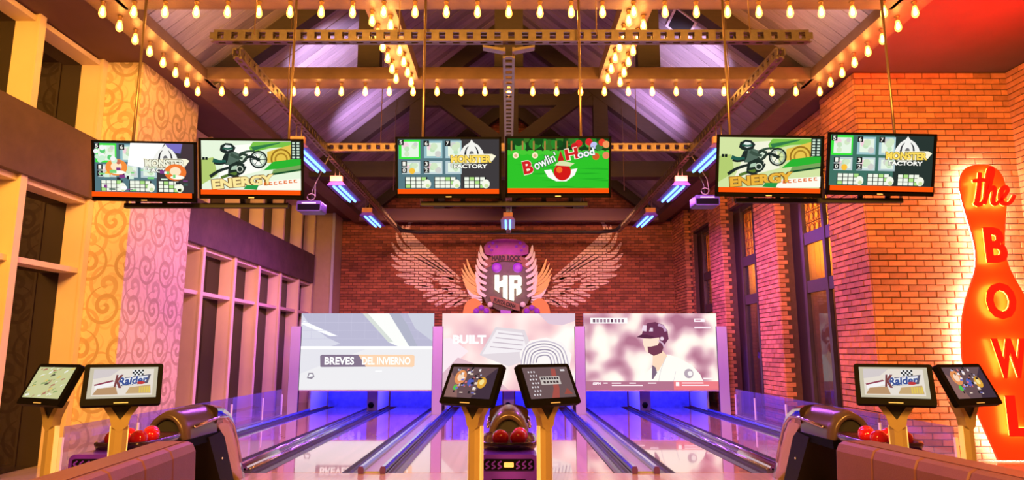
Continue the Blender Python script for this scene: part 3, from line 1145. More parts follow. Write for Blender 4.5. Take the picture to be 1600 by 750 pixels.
# ------------------------------------------------------------------ flat pictures for screens
class Pic:
    """drawing in the XZ plane, x,z in 0..1 of a w x h screen, facing -Y"""
    def __init__(s, w, h, k=1.0, y0=-0.001, dy=0.00035):
        s.w, s.h, s.k = w, h, k
        s.mb = MB()
        s.y, s.dy = y0, dy

    def X(s, p):
        return Vector(((p[0] - 0.5) * s.w, s.y, (p[1] - 0.5) * s.h))

    def _m(s, c):
        return c if isinstance(c, bpy.types.Material) else emi(c, s.k)

    def poly(s, pts, c):
        s.y -= s.dy
        if min(min(p) for p in pts) < 0 or max(max(p) for p in pts) > 1:
            if min(p[1] for p in pts) > -0.05:
                pts = clip_rect(list(pts), 0, 1, 0, 1)
                if not pts:
                    return
        s.mb.add([s.X(p) for p in pts], [tuple(range(len(pts)))], s._m(c))

    def rect(s, x0, z0, x1, z1, c):
        s.poly([(x0, z0), (x1, z0), (x1, z1), (x0, z1)], c)

    def disc(s, cx, cz, rx, c, rz=None, n=20):
        rz = rx * s.w / s.h if rz is None else rz
        s.poly([(cx + rx * math.cos(2 * PI * i / n), cz + rz * math.sin(2 * PI * i / n)) for i in range(n)], c)

    def line(s, pts, wd, c, n=4, w1=None, wm=None):
        """wd as share of the height"""
        a = s.w / s.h
        L_, R_ = ribbon([(p[0] * a, p[1]) for p in pts], wd, w1, wm, n)
        s.y -= s.dy
        k = len(L_)
        vs = [s.X((p.x / a, p.y)) for p in L_] + [s.X((p.x / a, p.y)) for p in R_]
        s.mb.add(vs, [(i, k + i, k + i + 1, i + 1) for i in range(k - 1)], s._m(c))

    def ring(s, cx, cz, r, wd, c, n=20):
        a = s.w / s.h
        s.y -= s.dy
        vs = []
        for rr in (r - wd / 2, r + wd / 2):
            vs += [s.X((cx + rr / a * math.cos(2 * PI * i / n), cz + rr * math.sin(2 * PI * i / n))) for i in range(n)]
        s.mb.add(vs, [(i, n + i, n + (i + 1) % n, (i + 1) % n) for i in range(n)], s._m(c))

    def text(s, t, cx, cz, w, h, c, rot=0.0, bold=0.02, shear=0.0, edge=None):
        if edge:
            s.y -= s.dy
            M = T(*s.X((cx, cz))) @ Matrix.Rotation(-rot, 4, 'Y')
            s.mb.text(t, s._m(edge), M, w * s.w * 1.03, h * s.h * 1.12, bold=bold + 0.05, shear=shear)
        s.y -= s.dy
        M = T(*s.X((cx, cz))) @ Matrix.Rotation(-rot, 4, 'Y')
        s.mb.text(t, s._m(c), M, w * s.w, h * s.h, bold=bold, shear=shear)

    def build(s, name, parent):
        return s.mb.build(name, parent)


def grid_tiles(p, bright=1.0, deep=False):
    """score board picture: six player tiles, frames below, logo at the right"""
    p.rect(0, 0, 1, 1, (62, 58, 60) if not deep else (40, 52, 48))
    p.rect(0, 0, 0.62, 1, (86, 118, 126) if not deep else (64, 110, 96))
    tiles = [(0.01, 0.60, 0.22, 0.99, (60, 225, 60), '5'), (0.26, 0.62, 0.44, 0.97, (150, 190, 196), '6'), (0.47, 0.62, 0.63, 0.97, (170, 200, 205), '7'),
             (0.04, 0.30, 0.22, 0.56, (190, 205, 206), '10'), (0.26, 0.30, 0.44, 0.56, (195, 212, 214), '32'), (0.47, 0.30, 0.63, 0.56, (180, 200, 205), '')]
    for (x0, z0, x1, z1, c, t) in tiles:
        p.rect(x0, z0, x1, z1, c)
        p.rect(x0 + 0.025, z0 + 0.04, x1 - 0.015, z1 - 0.04, (226, 240, 222))
        for q in range(5):
            rx = random.Random(q + int(x0 * 50))
            p.disc(x0 + 0.05 + rx.random() * (x1 - x0 - 0.09), z0 + 0.08 + rx.random() * (z1 - z0 - 0.16), 0.02 + 0.015 * rx.random(), [(206, 226, 190), (240, 205, 215), (205, 205, 200), (190, 222, 180)][q % 4])
    p.disc(0.14, 0.36, 0.03, (245, 190, 60))
    for (x0, z0, x1, z1, c, t) in tiles:
        if t:
            for j, ch in enumerate(t):
                p.rect(x0 - 0.005, z1 - 0.11 - 0.13 * j, x0 + 0.05, z1 + 0.0 - 0.13 * j, (30, 30, 30))
                p.text(ch, x0 + 0.022, z1 - 0.055 - 0.13 * j, 0.028, 0.08, (240, 240, 230))
    for k_, x0 in enumerate((0.07, 0.36, 0.65)):
        p.rect(x0, 0.01, x0 + 0.22, 0.24, (34, 36, 34))
        for i in range(4):
            for j in range(3):
                p.rect(x0 + 0.008 + i * 0.052, 0.02 + j * 0.075, x0 + 0.052 + i * 0.052, 0.085 + j * 0.075, (236, 242, 226) if (i + j + k_) % 5 else (170, 220, 130))
        p.disc(x0 + 0.22, 0.10, 0.038, (240, 242, 226), 0.09)
        p.disc(x0 + 0.225, 0.06, 0.02, (200, 220, 160), 0.04)


def monster_logo(p, dx=0.0, gold=(250, 215, 90)):
    # domed emblem with horns, then the two word rows
    p.poly([(0.60 + dx, 0.62), (0.62 + dx, 0.75), (0.66 + dx, 0.86), (0.71 + dx, 0.93), (0.73 + dx, 0.99), (0.75 + dx, 0.93), (0.80 + dx, 0.87), (0.84 + dx, 0.76), (0.86 + dx, 0.62)], (238, 238, 232))
    p.line([(0.665 + dx, 0.66), (0.675 + dx, 0.78), (0.70 + dx, 0.86)], 0.045, (40, 40, 44), w1=0.01)
    p.line([(0.795 + dx, 0.66), (0.785 + dx, 0.78), (0.76 + dx, 0.86)], 0.045, (40, 40, 44), w1=0.01)
    p.disc(0.73 + dx, 0.70, 0.022, (110, 110, 112), 0.06)
    p.poly([(0.52 + dx, 0.58), (0.51 + dx, 0.70), (0.58 + dx, 0.67), (0.74 + dx, 0.70), (0.93 + dx, 0.70), (0.97 + dx, 0.66), (0.93 + dx, 0.55), (0.86 + dx, 0.52), (0.66 + dx, 0.51), (0.56 + dx, 0.53)], (246, 240, 210))
    p.text('MONSTER', 0.725 + dx, 0.60, 0.40, 0.15, gold, bold=0.05, edge=(70, 60, 30))
    p.text('FACTORY', 0.72 + dx, 0.455, 0.33, 0.085, (250, 250, 240), bold=0.04, edge=(20, 20, 20))


def red_strip(p):
    p.rect(0, -0.10, 1, 0.0, (248, 84, 12))


def pic_monster(p, deep=False):
    grid_tiles(p, deep=deep)
    monster_logo(p)
    red_strip(p)


def pic_mixed(p):
    """two pictures fading over each other"""
    grid_tiles(p)
    r = random.Random(3)
    p.poly([(0.35, 0.55), (0.38, 1.0), (0.72, 1.0), (0.64, 0.7), (0.5, 0.5)], (252, 252, 252))
    p.poly([(0.72, 1.0), (0.76, 0.85), (0.88, 0.8), (0.9, 1.0)], (120, 110, 190))
    p.poly([(0.88, 0.6), (0.9, 1.0), (1.0, 1.0), (1.0, 0.3), (0.92, 0.2)], (70, 55, 60))
    monster_logo(p, 0.0, (236, 236, 214))
    for (x, z, c) in ((0.24, 0.50, (240, 140, 60)), (0.83, 0.42, (236, 120, 50))):
        p.disc(x, z, 0.11, c, 0.17)
        p.disc(x, z + 0.02, 0.055, (255, 226, 190), 0.09)
        p.disc(x + 0.02, z - 0.1, 0.07, (250, 250, 235), 0.04)
    for i in range(26):
        x, z = r.random() * 0.9 + 0.03, r.random() * 0.42 + 0.02
        p.rect(x, z, x + 0.02 + r.random() * 0.05, z + 0.02 + r.random() * 0.05, r.choice([(250, 250, 250), (60, 90, 80), (210, 235, 215), (130, 60, 130), (120, 210, 120), (40, 40, 44)]))
    for i in range(14):
        x, z = 0.03 + r.random() * 0.25, 0.6 + r.random() * 0.35
        p.disc(x, z, 0.015 + 0.02 * r.random(), r.choice([(90, 200, 110), (200, 235, 205), (240, 240, 240), (200, 110, 90)]))
    red_strip(p)


def pic_energy(p, green=False):
    p.rect(0, 0, 1, 1, (226, 240, 214) if not green else (206, 222, 158))
    p.poly([(0.0, 0.62), (0.12, 0.66), (0.16, 0.3), (0.0, 0.1)], (176, 200, 110))
    p.poly([(0.15, 0.15), (0.3, 0.9), (0.55, 0.95), (0.6, 0.4)], (250, 250, 240) if not green else (238, 238, 214))
    p.poly([(0.48, 0.86), (0.52, 0.98), (1, 0.99), (1, 0.90), (0.7, 0.86), (0.5, 0.76)], (120, 190, 70))
    p.poly([(0.5, 0.88), (0.8, 0.98), (0.78, 0.95), (0.52, 0.80)], (50, 120, 70))
    p.poly([(0.66, 0.55), (0.66, 0.78), (0.9, 0.93), (0.9, 0.62)], (226, 192, 76))
    p.ring(0.80, 0.63, 0.20, 0.035, (150, 110, 30))
    p.ring(0.80, 0.63, 0.12, 0.035, (170, 130, 40))
    p.poly([(0.62, 0.40), (0.72, 0.58), (1.0, 0.66), (1.0, 0.50), (0.82, 0.45)], (44, 176, 48))
    p.poly([(0.70, 0.30), (0.72, 0.42), (1.0, 0.52), (1.0, 0.40)], (120, 160, 90))
    p.poly([(0.70, 0.34), (1.0, 0.44), (1.0, 0.41), (0.72, 0.31)], (20, 70, 40))
    p.rect(0.90, 0.64, 1.0, 1.0, (32, 46, 40))
    for i in range(2):
        for j in range(6):
            p.rect(0.912 + 0.045 * i, 0.655 + 0.058 * j, 0.94 + 0.045 * i, 0.69 + 0.058 * j, (206, 226, 206))
    # motocross rider
    ink = (34, 44, 40)
    p.ring(0.575, 0.62, 0.165, 0.035, ink)
    p.ring(0.575, 0.62, 0.13, 0.02, (150, 170, 160))
    for a in range(6):
        q = a * PI / 3
        p.line([(0.575, 0.62), (0.575 + 0.075 * math.cos(q), 0.62 + 0.13 * math.sin(q))], 0.012, ink)
    p.disc(0.575, 0.62, 0.02, ink)
    p.line([(0.41, 0.60), (0.49, 0.68), (0.575, 0.62)], 0.06, ink)
    p.line([(0.39, 0.72), (0.46, 0.78), (0.54, 0.79)], 0.06, (52, 74, 58), w1=0.03)
    p.poly([(0.33, 0.66), (0.40, 0.76), (0.47, 0.73), (0.46, 0.60), (0.40, 0.50), (0.33, 0.46)], (46, 60, 50))
    p.poly([(0.37, 0.64), (0.42, 0.71), (0.45, 0.68), (0.41, 0.58)], (206, 222, 200))
    p.poly([(0.21, 0.60), (0.24, 0.74), (0.31, 0.80), (0.38, 0.74), (0.38, 0.60), (0.32, 0.50), (0.25, 0.50)], (84, 106, 92))
    p.poly([(0.21, 0.60), (0.24, 0.73), (0.28, 0.74), (0.27, 0.60), (0.25, 0.52)], ink)
    p.line([(0.30, 0.72), (0.36, 0.66), (0.42, 0.64)], 0.07, (60, 80, 66), w1=0.05)
    p.poly([(0.19, 0.80), (0.20, 0.90), (0.25, 0.95), (0.31, 0.94), (0.35, 0.86), (0.33, 0.77), (0.27, 0.74), (0.22, 0.75)], ink)
    p.poly([(0.22, 0.84), (0.25, 0.91), (0.30, 0.90), (0.32, 0.83), (0.27, 0.79)], (226, 234, 228))
    p.line([(0.22, 0.85), (0.27, 0.83), (0.32, 0.85)], 0.04, (40, 90, 74))
    p.line([(0.12, 0.60), (0.18, 0.57), (0.25, 0.58)], 0.09, (36, 92, 78), w1=0.05)
    p.line([(0.13, 0.54), (0.18, 0.52), (0.24, 0.54)], 0.04, ink)
    p.poly([(0.27, 0.34), (0.28, 0.50), (0.36, 0.58), (0.44, 0.52), (0.43, 0.40), (0.36, 0.28)], (34, 46, 40))
    p.poly([(0.30, 0.40), (0.31, 0.47), (0.36, 0.50), (0.37, 0.42)], (170, 196, 172))
    p.ring(0.39, 0.42, 0.06, 0.02, (200, 210, 190))
    p.line([(0.09, 0.26), (0.18, 0.38), (0.30, 0.46)], 0.07, ink, w1=0.05)
    p.line([(0.20, 0.24), (0.28, 0.30), (0.36, 0.34)], 0.06, (90, 120, 50))
    p.line([(0.27, 0.32), (0.32, 0.28), (0.38, 0.26)], 0.05, ink)
    p.line([(0.36, 0.30), (0.42, 0.36), (0.45, 0.48)], 0.04, ink)
    # words
    p.poly([(0.50, 0.06), (0.55, 0.16), (1.0, 0.24), (1.0, 0.02), (0.6, 0.0)], (250, 246, 232))
    p.text('ENERGY', 0.42, 0.165, 0.62, 0.20, (232, 176, 60) if green else (246, 226, 150), rot=0.10, bold=0.05, edge=(120, 80, 30))
    for i in range(7):
        x, z = 0.63 + 0.05 * i, 0.09 + 0.011 * i
        p.rect(x, z, x + 0.036, z + 0.02, (226, 110, 40))
        p.rect(x, z + 0.045, x + 0.03, z + 0.062, (226, 110, 40))
        p.rect(x, z, x + 0.011, z + 0.062, (226, 110, 40))
    p.poly([(0.43, 0.02), (0.46, 0.10), (0.58, 0.10), (0.56, 0.0)], (40, 150, 70))
    for i, x in enumerate((0.02, 0.05)):
        p.rect(x, 0.60, x + 0.025, 0.66, (24, 30, 28))
    red_strip(p)


def pic_hood(p):
    p.rect(0, 0, 1, 1, (46, 190, 40))
    p.rect(0, 0.72, 1, 1, (26, 60, 24))
    r = random.Random(5)
    for i in range(30):
        x = r.random()
        p.disc(x, 0.84 + r.random() * 0.16, 0.03 + r.random() * 0.03, r.choice([(40, 130, 40), (70, 170, 60), (24, 76, 26), (56, 110, 36)]))
    for i in range(9):
        x = 0.03 + i * 0.11
        p.rect(x, 0.74, x + 0.016, 0.95, (170, 120, 60))
    for i in range(14):
        p.disc(i / 13, 0.72, 0.045, (70, 196, 50), 0.05)
    for i in range(16):
        x = r.random()
        z = r.random() * 0.6
        p.poly([(x, z), (x + 0.2, z + 0.015), (x + 0.3, z), (x + 0.15, z - 0.02)], r.choice([(60, 205, 50), (36, 170, 36)]))
    for x in (0.08, 0.27):
        p.disc(x, 0.66, 0.03, (250, 230, 190))
        p.disc(x, 0.655, 0.016, (220, 170, 130))
    for (x, z, c) in ((0.70, 0.90, (220, 40, 40)), (0.66, 0.84, (200, 30, 36)), (0.80, 0.93, (214, 40, 44)), (0.85, 0.86, (190, 190, 240)), (0.90, 0.82, (60, 120, 60)), (0.93, 0.92, (226, 60, 40)), (0.87, 0.64, (210, 90, 40)), (0.97, 0.66, (230, 130, 90)), (0.97, 0.88, (240, 150, 90))):
        p.disc(x, z, 0.035, c)
    # red ball cradled in white
    p.poly([(0.36, 0.36), (0.40, 0.22), (0.48, 0.14), (0.58, 0.14), (0.66, 0.26), (0.69, 0.40), (0.63, 0.38), (0.60, 0.24), (0.53, 0.20), (0.46, 0.26), (0.43, 0.38)], (248, 246, 240))
    p.disc(0.54, 0.33, 0.085, (206, 26, 24))
    p.disc(0.51, 0.37, 0.03, (240, 110, 40))
    p.poly([(0.46, 0.46), (0.52, 0.56), (0.66, 0.50), (0.62, 0.44)], (214, 222, 170))
    p.poly([(0.49, 0.54), (0.52, 0.76), (0.56, 0.56)], (190, 30, 30))
    p.text('B', 0.20, 0.42, 0.10, 0.26, (206, 34, 36), rot=0.2, bold=0.04, edge=(250, 235, 215))
    p.text("owlin'", 0.37, 0.55, 0.24, 0.20, (240, 246, 240), rot=0.42, bold=0.02, edge=(40, 90, 40))
    p.text('H', 0.63, 0.69, 0.13, 0.22, (206, 34, 36), rot=0.2, bold=0.04, edge=(250, 235, 215))
    p.text('ood', 0.77, 0.71, 0.17, 0.16, (240, 246, 240), rot=0.22, bold=0.03, edge=(40, 60, 90))
    red_strip(p)


# ------------------------------------------------------------------ televisions
def television(px, py, Y, wpx, roll, label, draw, pairname):
    c = at(px, py, Y)
    depth = Y * CT + (c.z - CAM_H) * ST
    W = wpx / FPX * depth
    H = W * 0.578
    tilt = math.radians(13)
    root = thing('television', label, 'television', c, group='hanging televisions')
    root.rotation_euler = (tilt, roll, 0)
    b = 0.022 * W
    MB().rbox(-W / 2 + 0.03, W / 2 - 0.03, 0.012, 0.05, -H / 2 + 0.03, H / 2 - 0.03, BLACK, 0.02).build('back_cover', root)
    fr_ = MB()
    for (x0, x1, z0, z1) in ((-W / 2, W / 2, H / 2 - b, H / 2), (-W / 2, W / 2, -H / 2, -H / 2 + b * 1.9), (-W / 2, -W / 2 + b, -H / 2, H / 2), (W / 2 - b, W / 2, -H / 2, H / 2)):
        fr_.box(x0, x1, -0.016, 0.014, z0, z1, BLACK)
    fr_.build('bezel', root)
    MB().box(-0.03, 0.03, -0.0175, -0.016, -H / 2 + 0.012, -H / 2 + 0.02, WHITEP).build('badge', root)
    sw, sh = W - 2 * b, H - 2.9 * b
    so = MB().box(-sw / 2, sw / 2, 0.0, 0.012, -sh / 2, sh / 2, BLACK).build('screen', root, loc=(0, 0, b * 0.45))
    ph = sh / 1.10
    p = Pic(sw, ph, 1.0)
    draw(p)
    po = p.build('screen_picture', so)
    po.location = (0, -0.001, sh / 2 - ph / 2)
    return root, c, W, H


TV = {}
TV[0] = television(226, 268, 6.8, 163, math.radians(1.2), 'leftmost television, two overlapping score pictures in white and green', pic_mixed, 'left')
TV[1] = television(393, 264, 6.8, 163, math.radians(0.6), 'television with pale motocross picture reading ENERGY, in left pair', lambda p: pic_energy(p, False), 'left')
TV[2] = television(701, 262, 6.9, 165, 0.0, 'television with player tiles and MONSTER FACTORY logo, in middle pair', lambda p: pic_monster(p), 'middle')
TV[3] = television(872, 261, 6.9, 165, 0.0, "television with green meadow picture reading Bowlin' Hood, in middle pair", pic_hood, 'middle')
TV[4] = television(1202, 260, 6.8, 166, math.radians(0.9), 'television with greenish motocross picture reading ENERGY, in right pair', lambda p: pic_energy(p, True), 'right')
TV[5] = television(1376, 257, 6.8, 168, math.radians(1.2), 'rightmost television, green player tiles and gold MONSTER FACTORY logo', lambda p: pic_monster(p, True), 'right')

# hangers: two ceiling pipes, a bar under each pair
for (ids, pipes, bar, nm) in (((0, 1), ((206, 214), (450, 214)), (194, 450, 321), 'left'), ((2, 3), ((660, 212), (908, 212)), (658, 918, 318), 'middle'), ((4, 5), ((1142, 212), (1400, 206)), (1150, 1411, 313), 'right')):
    Y = 6.97 if nm != 'middle' else 7.06
    a, b = at(bar[0], bar[2], Y), at(bar[1], bar[2], Y)
    root = thing('television_hanger', 'pipe hanger with a dark bar carrying the %s television pair' % nm, 'hanger', (0, Y, a.z), group='television hangers')
    MB().bar((a.x, 0.02, 0), (b.x, 0.02, 0), 0.05, 0.05, BLACKM).build('cross_bar', root)
    for (px, py) in pipes:
        q = at(px, py, Y + 0.03)
        MB().tube([(q.x, 0.06, 0.0), (q.x, 0.06, 5.75 - a.z)], 0.015, PIPE, 8).build('ceiling_pipe', root)
    for i in ids:
        c, W = TV[i][1], TV[i][2]
        for sx in (-1, 1):
            x = c.x + sx * W * 0.13
            MB().bar((x, 0.02, 0.02), (x, -0.0, c.z - a.z - 0.25), 0.05, 0.02, BLACKM).build('bracket', root)
MB()

# ------------------------------------------------------------------ masking screens, posts, pin decks
mask_words = ['left projected screen with grey picture reading BREVES DEL INVIERNO', 'middle projected screen with pinkish picture reading BUILT', 'right projected screen showing a baseball batter in a dark helmet']
MZ0, MZ1 = 0.55, 2.37


def pic_breves(p):
    p.rect(0, 0, 1, 1, (206, 204, 218))
    p.rect(0, 0.5, 1, 1, (178, 176, 200))
    p.poly([(0, 0.62), (0, 1.0), (0.06, 0.86), (0.20, 0.68), (0.30, 0.60), (0.1, 0.5), (0, 0.5)], (206, 206, 220))
    p.poly([(0.0, 0.86), (0.02, 0.9), (0.28, 0.70), (0.22, 0.70)], (240, 240, 248))
    for i in range(9):
        p.rect(0.08 + 0.1 * i, 0.66, 0.082 + 0.1 * i, 1.0, (190, 188, 210))
    for j in range(3):
        p.rect(0, 0.66 + 0.11 * j, 1, 0.664 + 0.11 * j, (190, 188, 210))
    p.poly([(0.46, 1.0), (0.66, 0.62), (0.74, 0.56), (0.82, 0.56), (0.66, 1.0)], (238, 240, 236))
    p.poly([(0.46, 1.0), (0.50, 1.0), (0.70, 0.62), (0.66, 0.62)], (206, 212, 206))
    p.poly([(0.66, 1.0), (0.82, 0.56), (0.88, 0.56), (0.80, 0.85), (0.74, 1.0)], (170, 172, 190))
    p.poly([(0.80, 1.0), (0.86, 0.80), (1.0, 0.62), (1.0, 1.0)], (196, 198, 212))
    p.rect(0, 0.53, 1, 0.565, (250, 250, 250))
    p.rect(0, 0.0, 1, 0.53, (226, 225, 228))
    p.poly([(0, 0.2), (0, 0.53), (0.5, 0.53), (0.2, 0.34)], (218, 217, 224))
    p.poly([(0.16, 0.30), (0.155, 0.44), (0.17, 0.455), (0.44, 0.455), (0.50, 0.30), (0.17, 0.295)], (128, 112, 134))
    p.poly([(0.50, 0.30), (0.44, 0.455), (0.845, 0.455), (0.86, 0.44), (0.86, 0.31), (0.845, 0.295)], (240, 202, 168))
    p.text('BREVES', 0.30, 0.375, 0.22, 0.10, (252, 250, 250), bold=0.03)
    p.text('DEL INVIERNO', 0.65, 0.375, 0.36, 0.10, (255, 250, 244), bold=0.03)
    p.rect(0.57, 0.235, 0.62, 0.25, (242, 242, 244))
    p.poly([(0.065, 0.15), (0.075, 0.22), (0.11, 0.22), (0.12, 0.17), (0.10, 0.14)], (140, 132, 146))
    p.poly([(0.075, 0.165), (0.083, 0.205), (0.104, 0.205), (0.110, 0.175)], (240, 240, 244))


def pic_built(p):
    p.rect(0, 0, 1, 1, emi_blur('screen_blur_rose', [(0.30, (206, 158, 172)), (0.5, (232, 196, 196)), (0.68, (246, 232, 224))], 1.3, 1.2))
    p.poly([(0, 0.66), (0, 0.2), (0.2, 0.50), (0.06, 0.68)], (238, 222, 228))
    p.poly([(0, 0.2), (0, 0), (0.5, 0), (0.3, 0.3), (0.12, 0.42)], (214, 178, 190))
    p.poly([(0.28, 0.45), (0.40, 0.82), (0.62, 0.78), (0.70, 0.42), (0.50, 0.30)], (216, 206, 212))
    p.poly([(0.30, 0.46), (0.41, 0.78), (0.60, 0.74), (0.64, 0.50)], (232, 226, 230))
    for i in range(4):
        p.line([(0.36 + 0.02 * i, 0.56 + 0.06 * i), (0.60 + 0.005 * i, 0.52 + 0.06 * i)], 0.012, (186, 172, 184))
    p.poly([(0.72, 1.0), (0.80, 0.86), (0.90, 0.84), (1.0, 0.90), (1.0, 1.0)], (214, 190, 206))
    p.poly([(0.60, 0.30), (0.58, 0.48), (0.66, 0.64), (0.78, 0.68), (0.90, 0.62), (0.97, 0.46), (0.95, 0.28), (0.80, 0.2)], (240, 234, 232))
    for i in range(6):
        rr = 0.26 - 0.035 * i
        p.line([(0.76 - rr * 0.66, 0.30 + 0.01 * i), (0.76 - rr * 0.5, 0.36 + rr * 0.75), (0.77, 0.36 + rr * 1.05), (0.76 + rr * 0.55, 0.36 + rr * 0.7), (0.76 + rr * 0.72, 0.30)], 0.016, (150, 140, 160) if i % 2 else (190, 180, 196), 5)
    p.rect(0.62, 0.26, 0.88, 0.33, (226, 216, 220))
    p.rect(0.64, 0.28, 0.86, 0.31, (246, 242, 242))
    p.text('BUILT', 0.205, 0.655, 0.25, 0.115, (255, 255, 255), bold=0.05)


def pic_baseball(p):
    p.rect(0, 0, 1, 1, emi_blur('screen_blur_crowd', [(0.34, (168, 108, 132)), (0.46, (206, 160, 174)), (0.58, (240, 222, 214)), (0.70, (250, 240, 226))], 2.2, 1.15, detail=0.5))
    p.poly([(0.43, 0.11), (0.46, 0.22), (0.53, 0.34), (0.62, 0.46), (0.70, 0.42), (0.80, 0.32), (0.86, 0.20), (0.88, 0.11)], (250, 244, 232))
    p.poly([(0.505, 0.26), (0.515, 0.50), (0.58, 0.52), (0.62, 0.44), (0.55, 0.24)], (238, 206, 180))
    p.poly([(0.50, 0.14), (0.505, 0.32), (0.53, 0.29), (0.54, 0.22), (0.51, 0.14)], (120, 98, 120))
    p.line([(0.55, 0.11), (0.57, 0.26), (0.61, 0.42)], 0.008, (206, 198, 204))
    p.line([(0.66, 0.11), (0.68, 0.24)], 0.008, (214, 206, 212))
    p.poly([(0.44, 0.66), (0.445, 0.58), (0.46, 0.50), (0.49, 0.47), (0.56, 0.48), (0.58, 0.58), (0.58, 0.70)], (244, 214, 194))
    p.poly([(0.475, 0.56), (0.48, 0.48), (0.52, 0.44), (0.58, 0.48), (0.60, 0.58), (0.58, 0.66), (0.55, 0.58), (0.50, 0.56)], (112, 58, 78))
    p.poly([(0.395, 0.685), (0.43, 0.70), (0.45, 0.80), (0.48, 0.87), (0.54, 0.885), (0.60, 0.85), (0.63, 0.77), (0.635, 0.66), (0.60, 0.58), (0.57, 0.60), (0.565, 0.68), (0.50, 0.665), (0.45, 0.675)], (108, 52, 82))
    p.poly([(0.395, 0.685), (0.43, 0.72), (0.47, 0.72), (0.53, 0.69), (0.50, 0.665), (0.45, 0.67)], (86, 40, 66))
    p.poly([(0.435, 0.77), (0.445, 0.84), (0.475, 0.84), (0.47, 0.76)], (228, 206, 222))
    p.poly([(0.49, 0.76), (0.50, 0.81), (0.52, 0.81), (0.52, 0.76)], (214, 190, 210))
    p.line([(0.56, 0.85), (0.60, 0.82), (0.615, 0.76)], 0.035, (190, 150, 184))
    p.disc(0.585, 0.665, 0.014, (226, 200, 216))
    p.line([(0.56, 0.64), (0.59, 0.60), (0.60, 0.55)], 0.02, (206, 172, 196))
    p.disc(0.775, 0.21, 0.035, (176, 160, 172))
    p.disc(0.785, 0.21, 0.018, (240, 234, 232))
    p.rect(0, 0, 1, 0.11, (172, 110, 134))
    p.rect(0.66, 0.0, 1, 0.11, (226, 120, 128))
    p.text('ESPN', 0.09, 0.082, 0.06, 0.032, (252, 240, 244), bold=0.05, shear=0.15)
    for (x0, z, x1) in ((0.14, 0.088, 0.17), (0.20, 0.088, 0.27), (0.33, 0.088, 0.38), (0.47, 0.088, 0.53), (0.72, 0.09, 0.88), (0.72, 0.06, 0.92), (0.20, 0.058, 0.43)):
        p.rect(x0, z - 0.008, x1, z + 0.006, (246, 226, 232))
    p.rect(0.675, 0.05, 0.70, 0.10, (250, 236, 236))
    p.rect(0.05, 0.865, 0.33, 0.94, (246, 240, 240))
    for i in range(9):
        p.rect(0.07 + 0.027 * i, 0.88, 0.087 + 0.027 * i, 0.925, (150, 120, 140) if i not in (0, 5) else (90, 60, 80))
    p.rect(0.83, 0.885, 0.91, 0.93, (246, 232, 240))
    p.rect(0.84, 0.896, 0.88, 0.916, (206, 150, 170))
    p.rect(0.83, 0.80, 0.955, 0.822, (240, 222, 232))
    p.rect(0.88, 0.14, 0.95, 0.155, (246, 236, 236))


draws = [pic_breves, pic_built, pic_baseball]
for i, cx in enumerate((-PITCHX, 0, PITCHX)):
    cx_ = cx - 0.0
    t = thing('projection_screen', mask_words[i], 'screen', (cx_, MASKY, MZ0), group='projected screens over the pin decks')
    W, H = 3.17, MZ1 - MZ0
    s_ = MB().box(-W / 2, W / 2, 0.0, 0.06, 0, H, WHITEP).build('screen_panel', t)
    MB().box(-W / 2, W / 2, -0.012, 0.0, 0.0, 0.03, mat('screen_lip', (0.6, 0.5, 0.6), 0.4)).build('lower_lip', t)
    p = Pic(W, H - 0.03, 1.08, dy=0.0006)
    draws[i](p)
    po = p.build('screen_picture', s_)
    po.location = (0, -0.002, H / 2 + 0.015)

post_words = ['left of all the projected screens', 'between the left and middle projected screens', 'between the middle and right projected screens', 'right of all the projected screens']
for i, gx in enumerate((-1.5, -0.5, 0.5, 1.5)):
    x = gx * PITCHX
    t = thing('lane_post', 'pale lavender panel post ' + post_words[i], 'post', (x, MASKY - 0.06, 0), group='posts between the screens')
    MB().box(-0.115, 0.115, 0, 0.05, 0.0, 2.06, LAVP).build('post_panel', t)
    for sx in (-1, 1):
        MB().box(sx * 0.115 - 0.01, sx * 0.115 + 0.01, 0.02, 0.08, 0.0, 2.06, BLACKM).build('edge_strip', t)

deck_words = ['left', 'middle', 'right']
for i, cx in enumerate((-PITCHX, 0, PITCHX)):
    t = thing('pin_deck', 'blue-lit pin deck housing beneath the %s projected screen' % deck_words[i], 'pin deck', (cx, 16.9, 0), group='pin deck housings')
    for x, wd in ((-1.56, 0.05), (1.56, 0.05), (0, 0.26)):
        MB().box(x - wd / 2, x + wd / 2, 0, 1.6, 0.03, 1.3, WHITEP).build('kickback', t)
    MB().box(-0.13, 0.13, -0.02, 0, 0.03, 1.3, mat('kickback_front_violet', (0.22, 0.14, 0.40), 0.5)).build('kickback_front', t)
    for sd in (-1, 1):
        MB().box(sd * 0.835 - 0.66, sd * 0.835 + 0.66, 1.5, 1.56, 0.0, 1.5, BLUEC).build('pit_curtain', t)
    MB().box(-1.6, 1.6, -0.5, 1.6, 1.45, 1.5, BLACKM).build('top_cover', t)
    sp_ = MB().lathe([(0, -0.075), (0.05, -0.06), (0.075, 0), (0.05, 0.06), (0, 0.075)], BLACK, c=(-0.02, -0.10, 0.17), n=12)
    sp_.build('ball_shadow', t)  # solid black ball shape painted in for the ball shadow at the divider front

